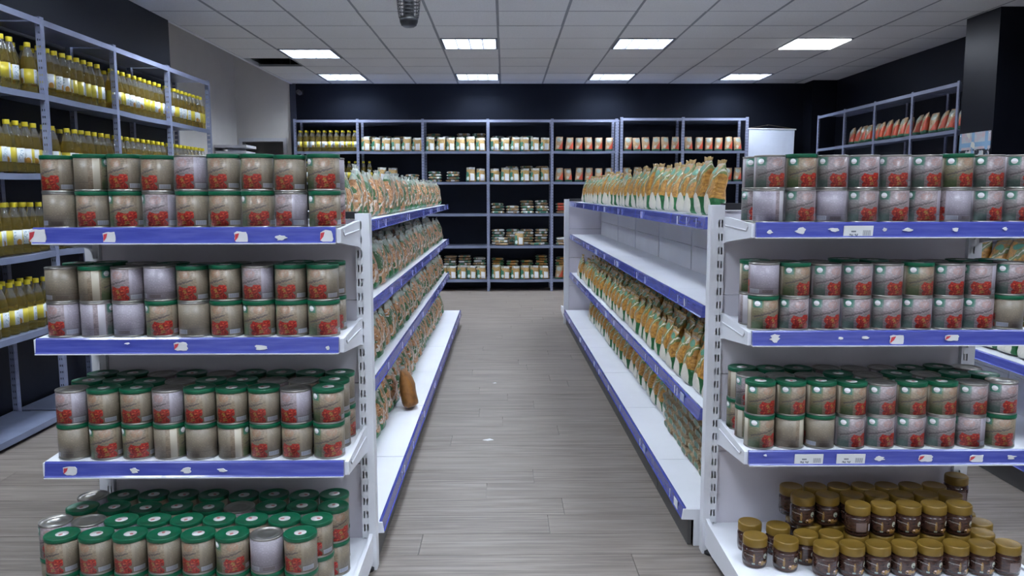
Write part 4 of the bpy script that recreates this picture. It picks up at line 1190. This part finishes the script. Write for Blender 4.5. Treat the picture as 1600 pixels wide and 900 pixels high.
# poster on the pillar
def poster_mat():
    m = Mat('poster_print', 0.5); x, y, z = m.xyz(m.ob())
    n = m.noise(m.ob(), 14, 3)
    c = m.mix(m.step(n, 0.35, 0.65), (0.42, 0.48, 0.50), (0.50, 0.36, 0.38))
    fr = m.op('MAXIMUM', m.lt(m.op('FRACT', m.mul(z, 6.5)), 0.26), m.lt(m.op('FRACT', m.mul(y, 5.0)), 0.22))
    c = m.mix(fr, c, (0.20, 0.34, 0.50))
    c = m.mix(m.mul(m.lt(z, 0.90), m.gt(n, 0.5)), c, (0.015, 0.02, 0.03))
    c = m.mix(m.gt(m.noise(m.ob(), 9, 2), 0.60), c, (0.60, 0.58, 0.50))
    m.col(c); return m.done()
o = empty('wall_poster', (4.160, 7.15, 0.85)); tag(o, 'colourful picture poster of blue frames fixed on black pillar', 'poster')
b = MB(); b.box(-.002, .003, -.235, .235, 0, 1.05); one('printed_sheet', b, poster_mat(), o)
for yy, zz in ((-.22, 1.03), (.22, 1.03), (-.22, .02), (.22, .02)):
    b = MB(); b.lathe([(.006, 0), (.005, .003), (.0001, .004)], 8); one('pin', b, M['tag'], o, (-.002, yy, zz), (0, -PI / 2, 0))

# white cabinet in the recess
o = empty('low_cabinet', (-3.605, 10.9, 0)); tag(o, 'white cabinet with a raised top standing in the recess', 'cabinet')
b = MB(); b.box(-.20, .20, -.2, .2, 0.03, 1.93); one('body', b, M['doorframe'], o)
b = MB(); b.box(-.21, .21, -.21, .21, 1.975, 2.01); one('top', b, M['doorframe'], o)
b = MB(); b.box(-.08, .08, -.08, .08, 1.93, 1.975); one('top_support', b, M['doorframe'], o)
b = MB(); b.box(-.18, .18, -.206, -.2005, 0.1, 1.90); dr = one('door', b, plain('cabinet_door_grey', (0.38, 0.40, 0.41), 0.4, 0, 0.03), o)
b = MB(); b.box(.13, .145, -.222, -.2065, 0.9, 1.1); one('handle', b, M['tin'], dr)

# corner camera
o = empty('security_camera', (-2.90, 11.60, 2.80)); tag(o, 'small dark security camera in the corner under the ceiling', 'camera')
b = MB(); b.box(-.03, .03, .045, .06, -.03, .03); one('mount', b, M['black'], o)
b = MB(); b.box(-.012, .012, -.01, .045, -.01, .01); one('arm', b, M['black'], o)
b = MB(); b.lathe([(.0001, -.05), (.028, -.05), (.032, -.044), (.032, .045), (.028, .05), (.0001, .05)], 16); bd = one('housing', b, plain('camera_housing', (0.10, 0.10, 0.11), 0.4, 0, 0.1), o, (0, -.04, -.01), (PI / 2 + .3, 0, .5))
b = MB(); b.lathe([(.02, .0505), (.018, .056), (.0001, .056)], 14); one('lens', b, M['black'], bd)

# bits on the floor
for (x, y, lb) in ((-.10, 4.35, 'small scrap of white paper lying on the open aisle floor'), (-.08, 5.7, 'tiny pale paper crumb lying farther along aisle floor')):
    b = MB(); k = 1 if y < 5 else .5
    b.poly([(-.03 * k, 0, .002), (.0, -.012 * k, .004), (.035 * k, .002, .002), (.012 * k, .014 * k, .006)]); b.poly([(-.03 * k, 0, .0005), (.012 * k, .014 * k, .001), (.035 * k, .002, .0005), (.0, -.012 * k, .0005)])
    tag(one('paper_scrap', b, M['tag'], None, (x, y, 0)), lb, 'litter')
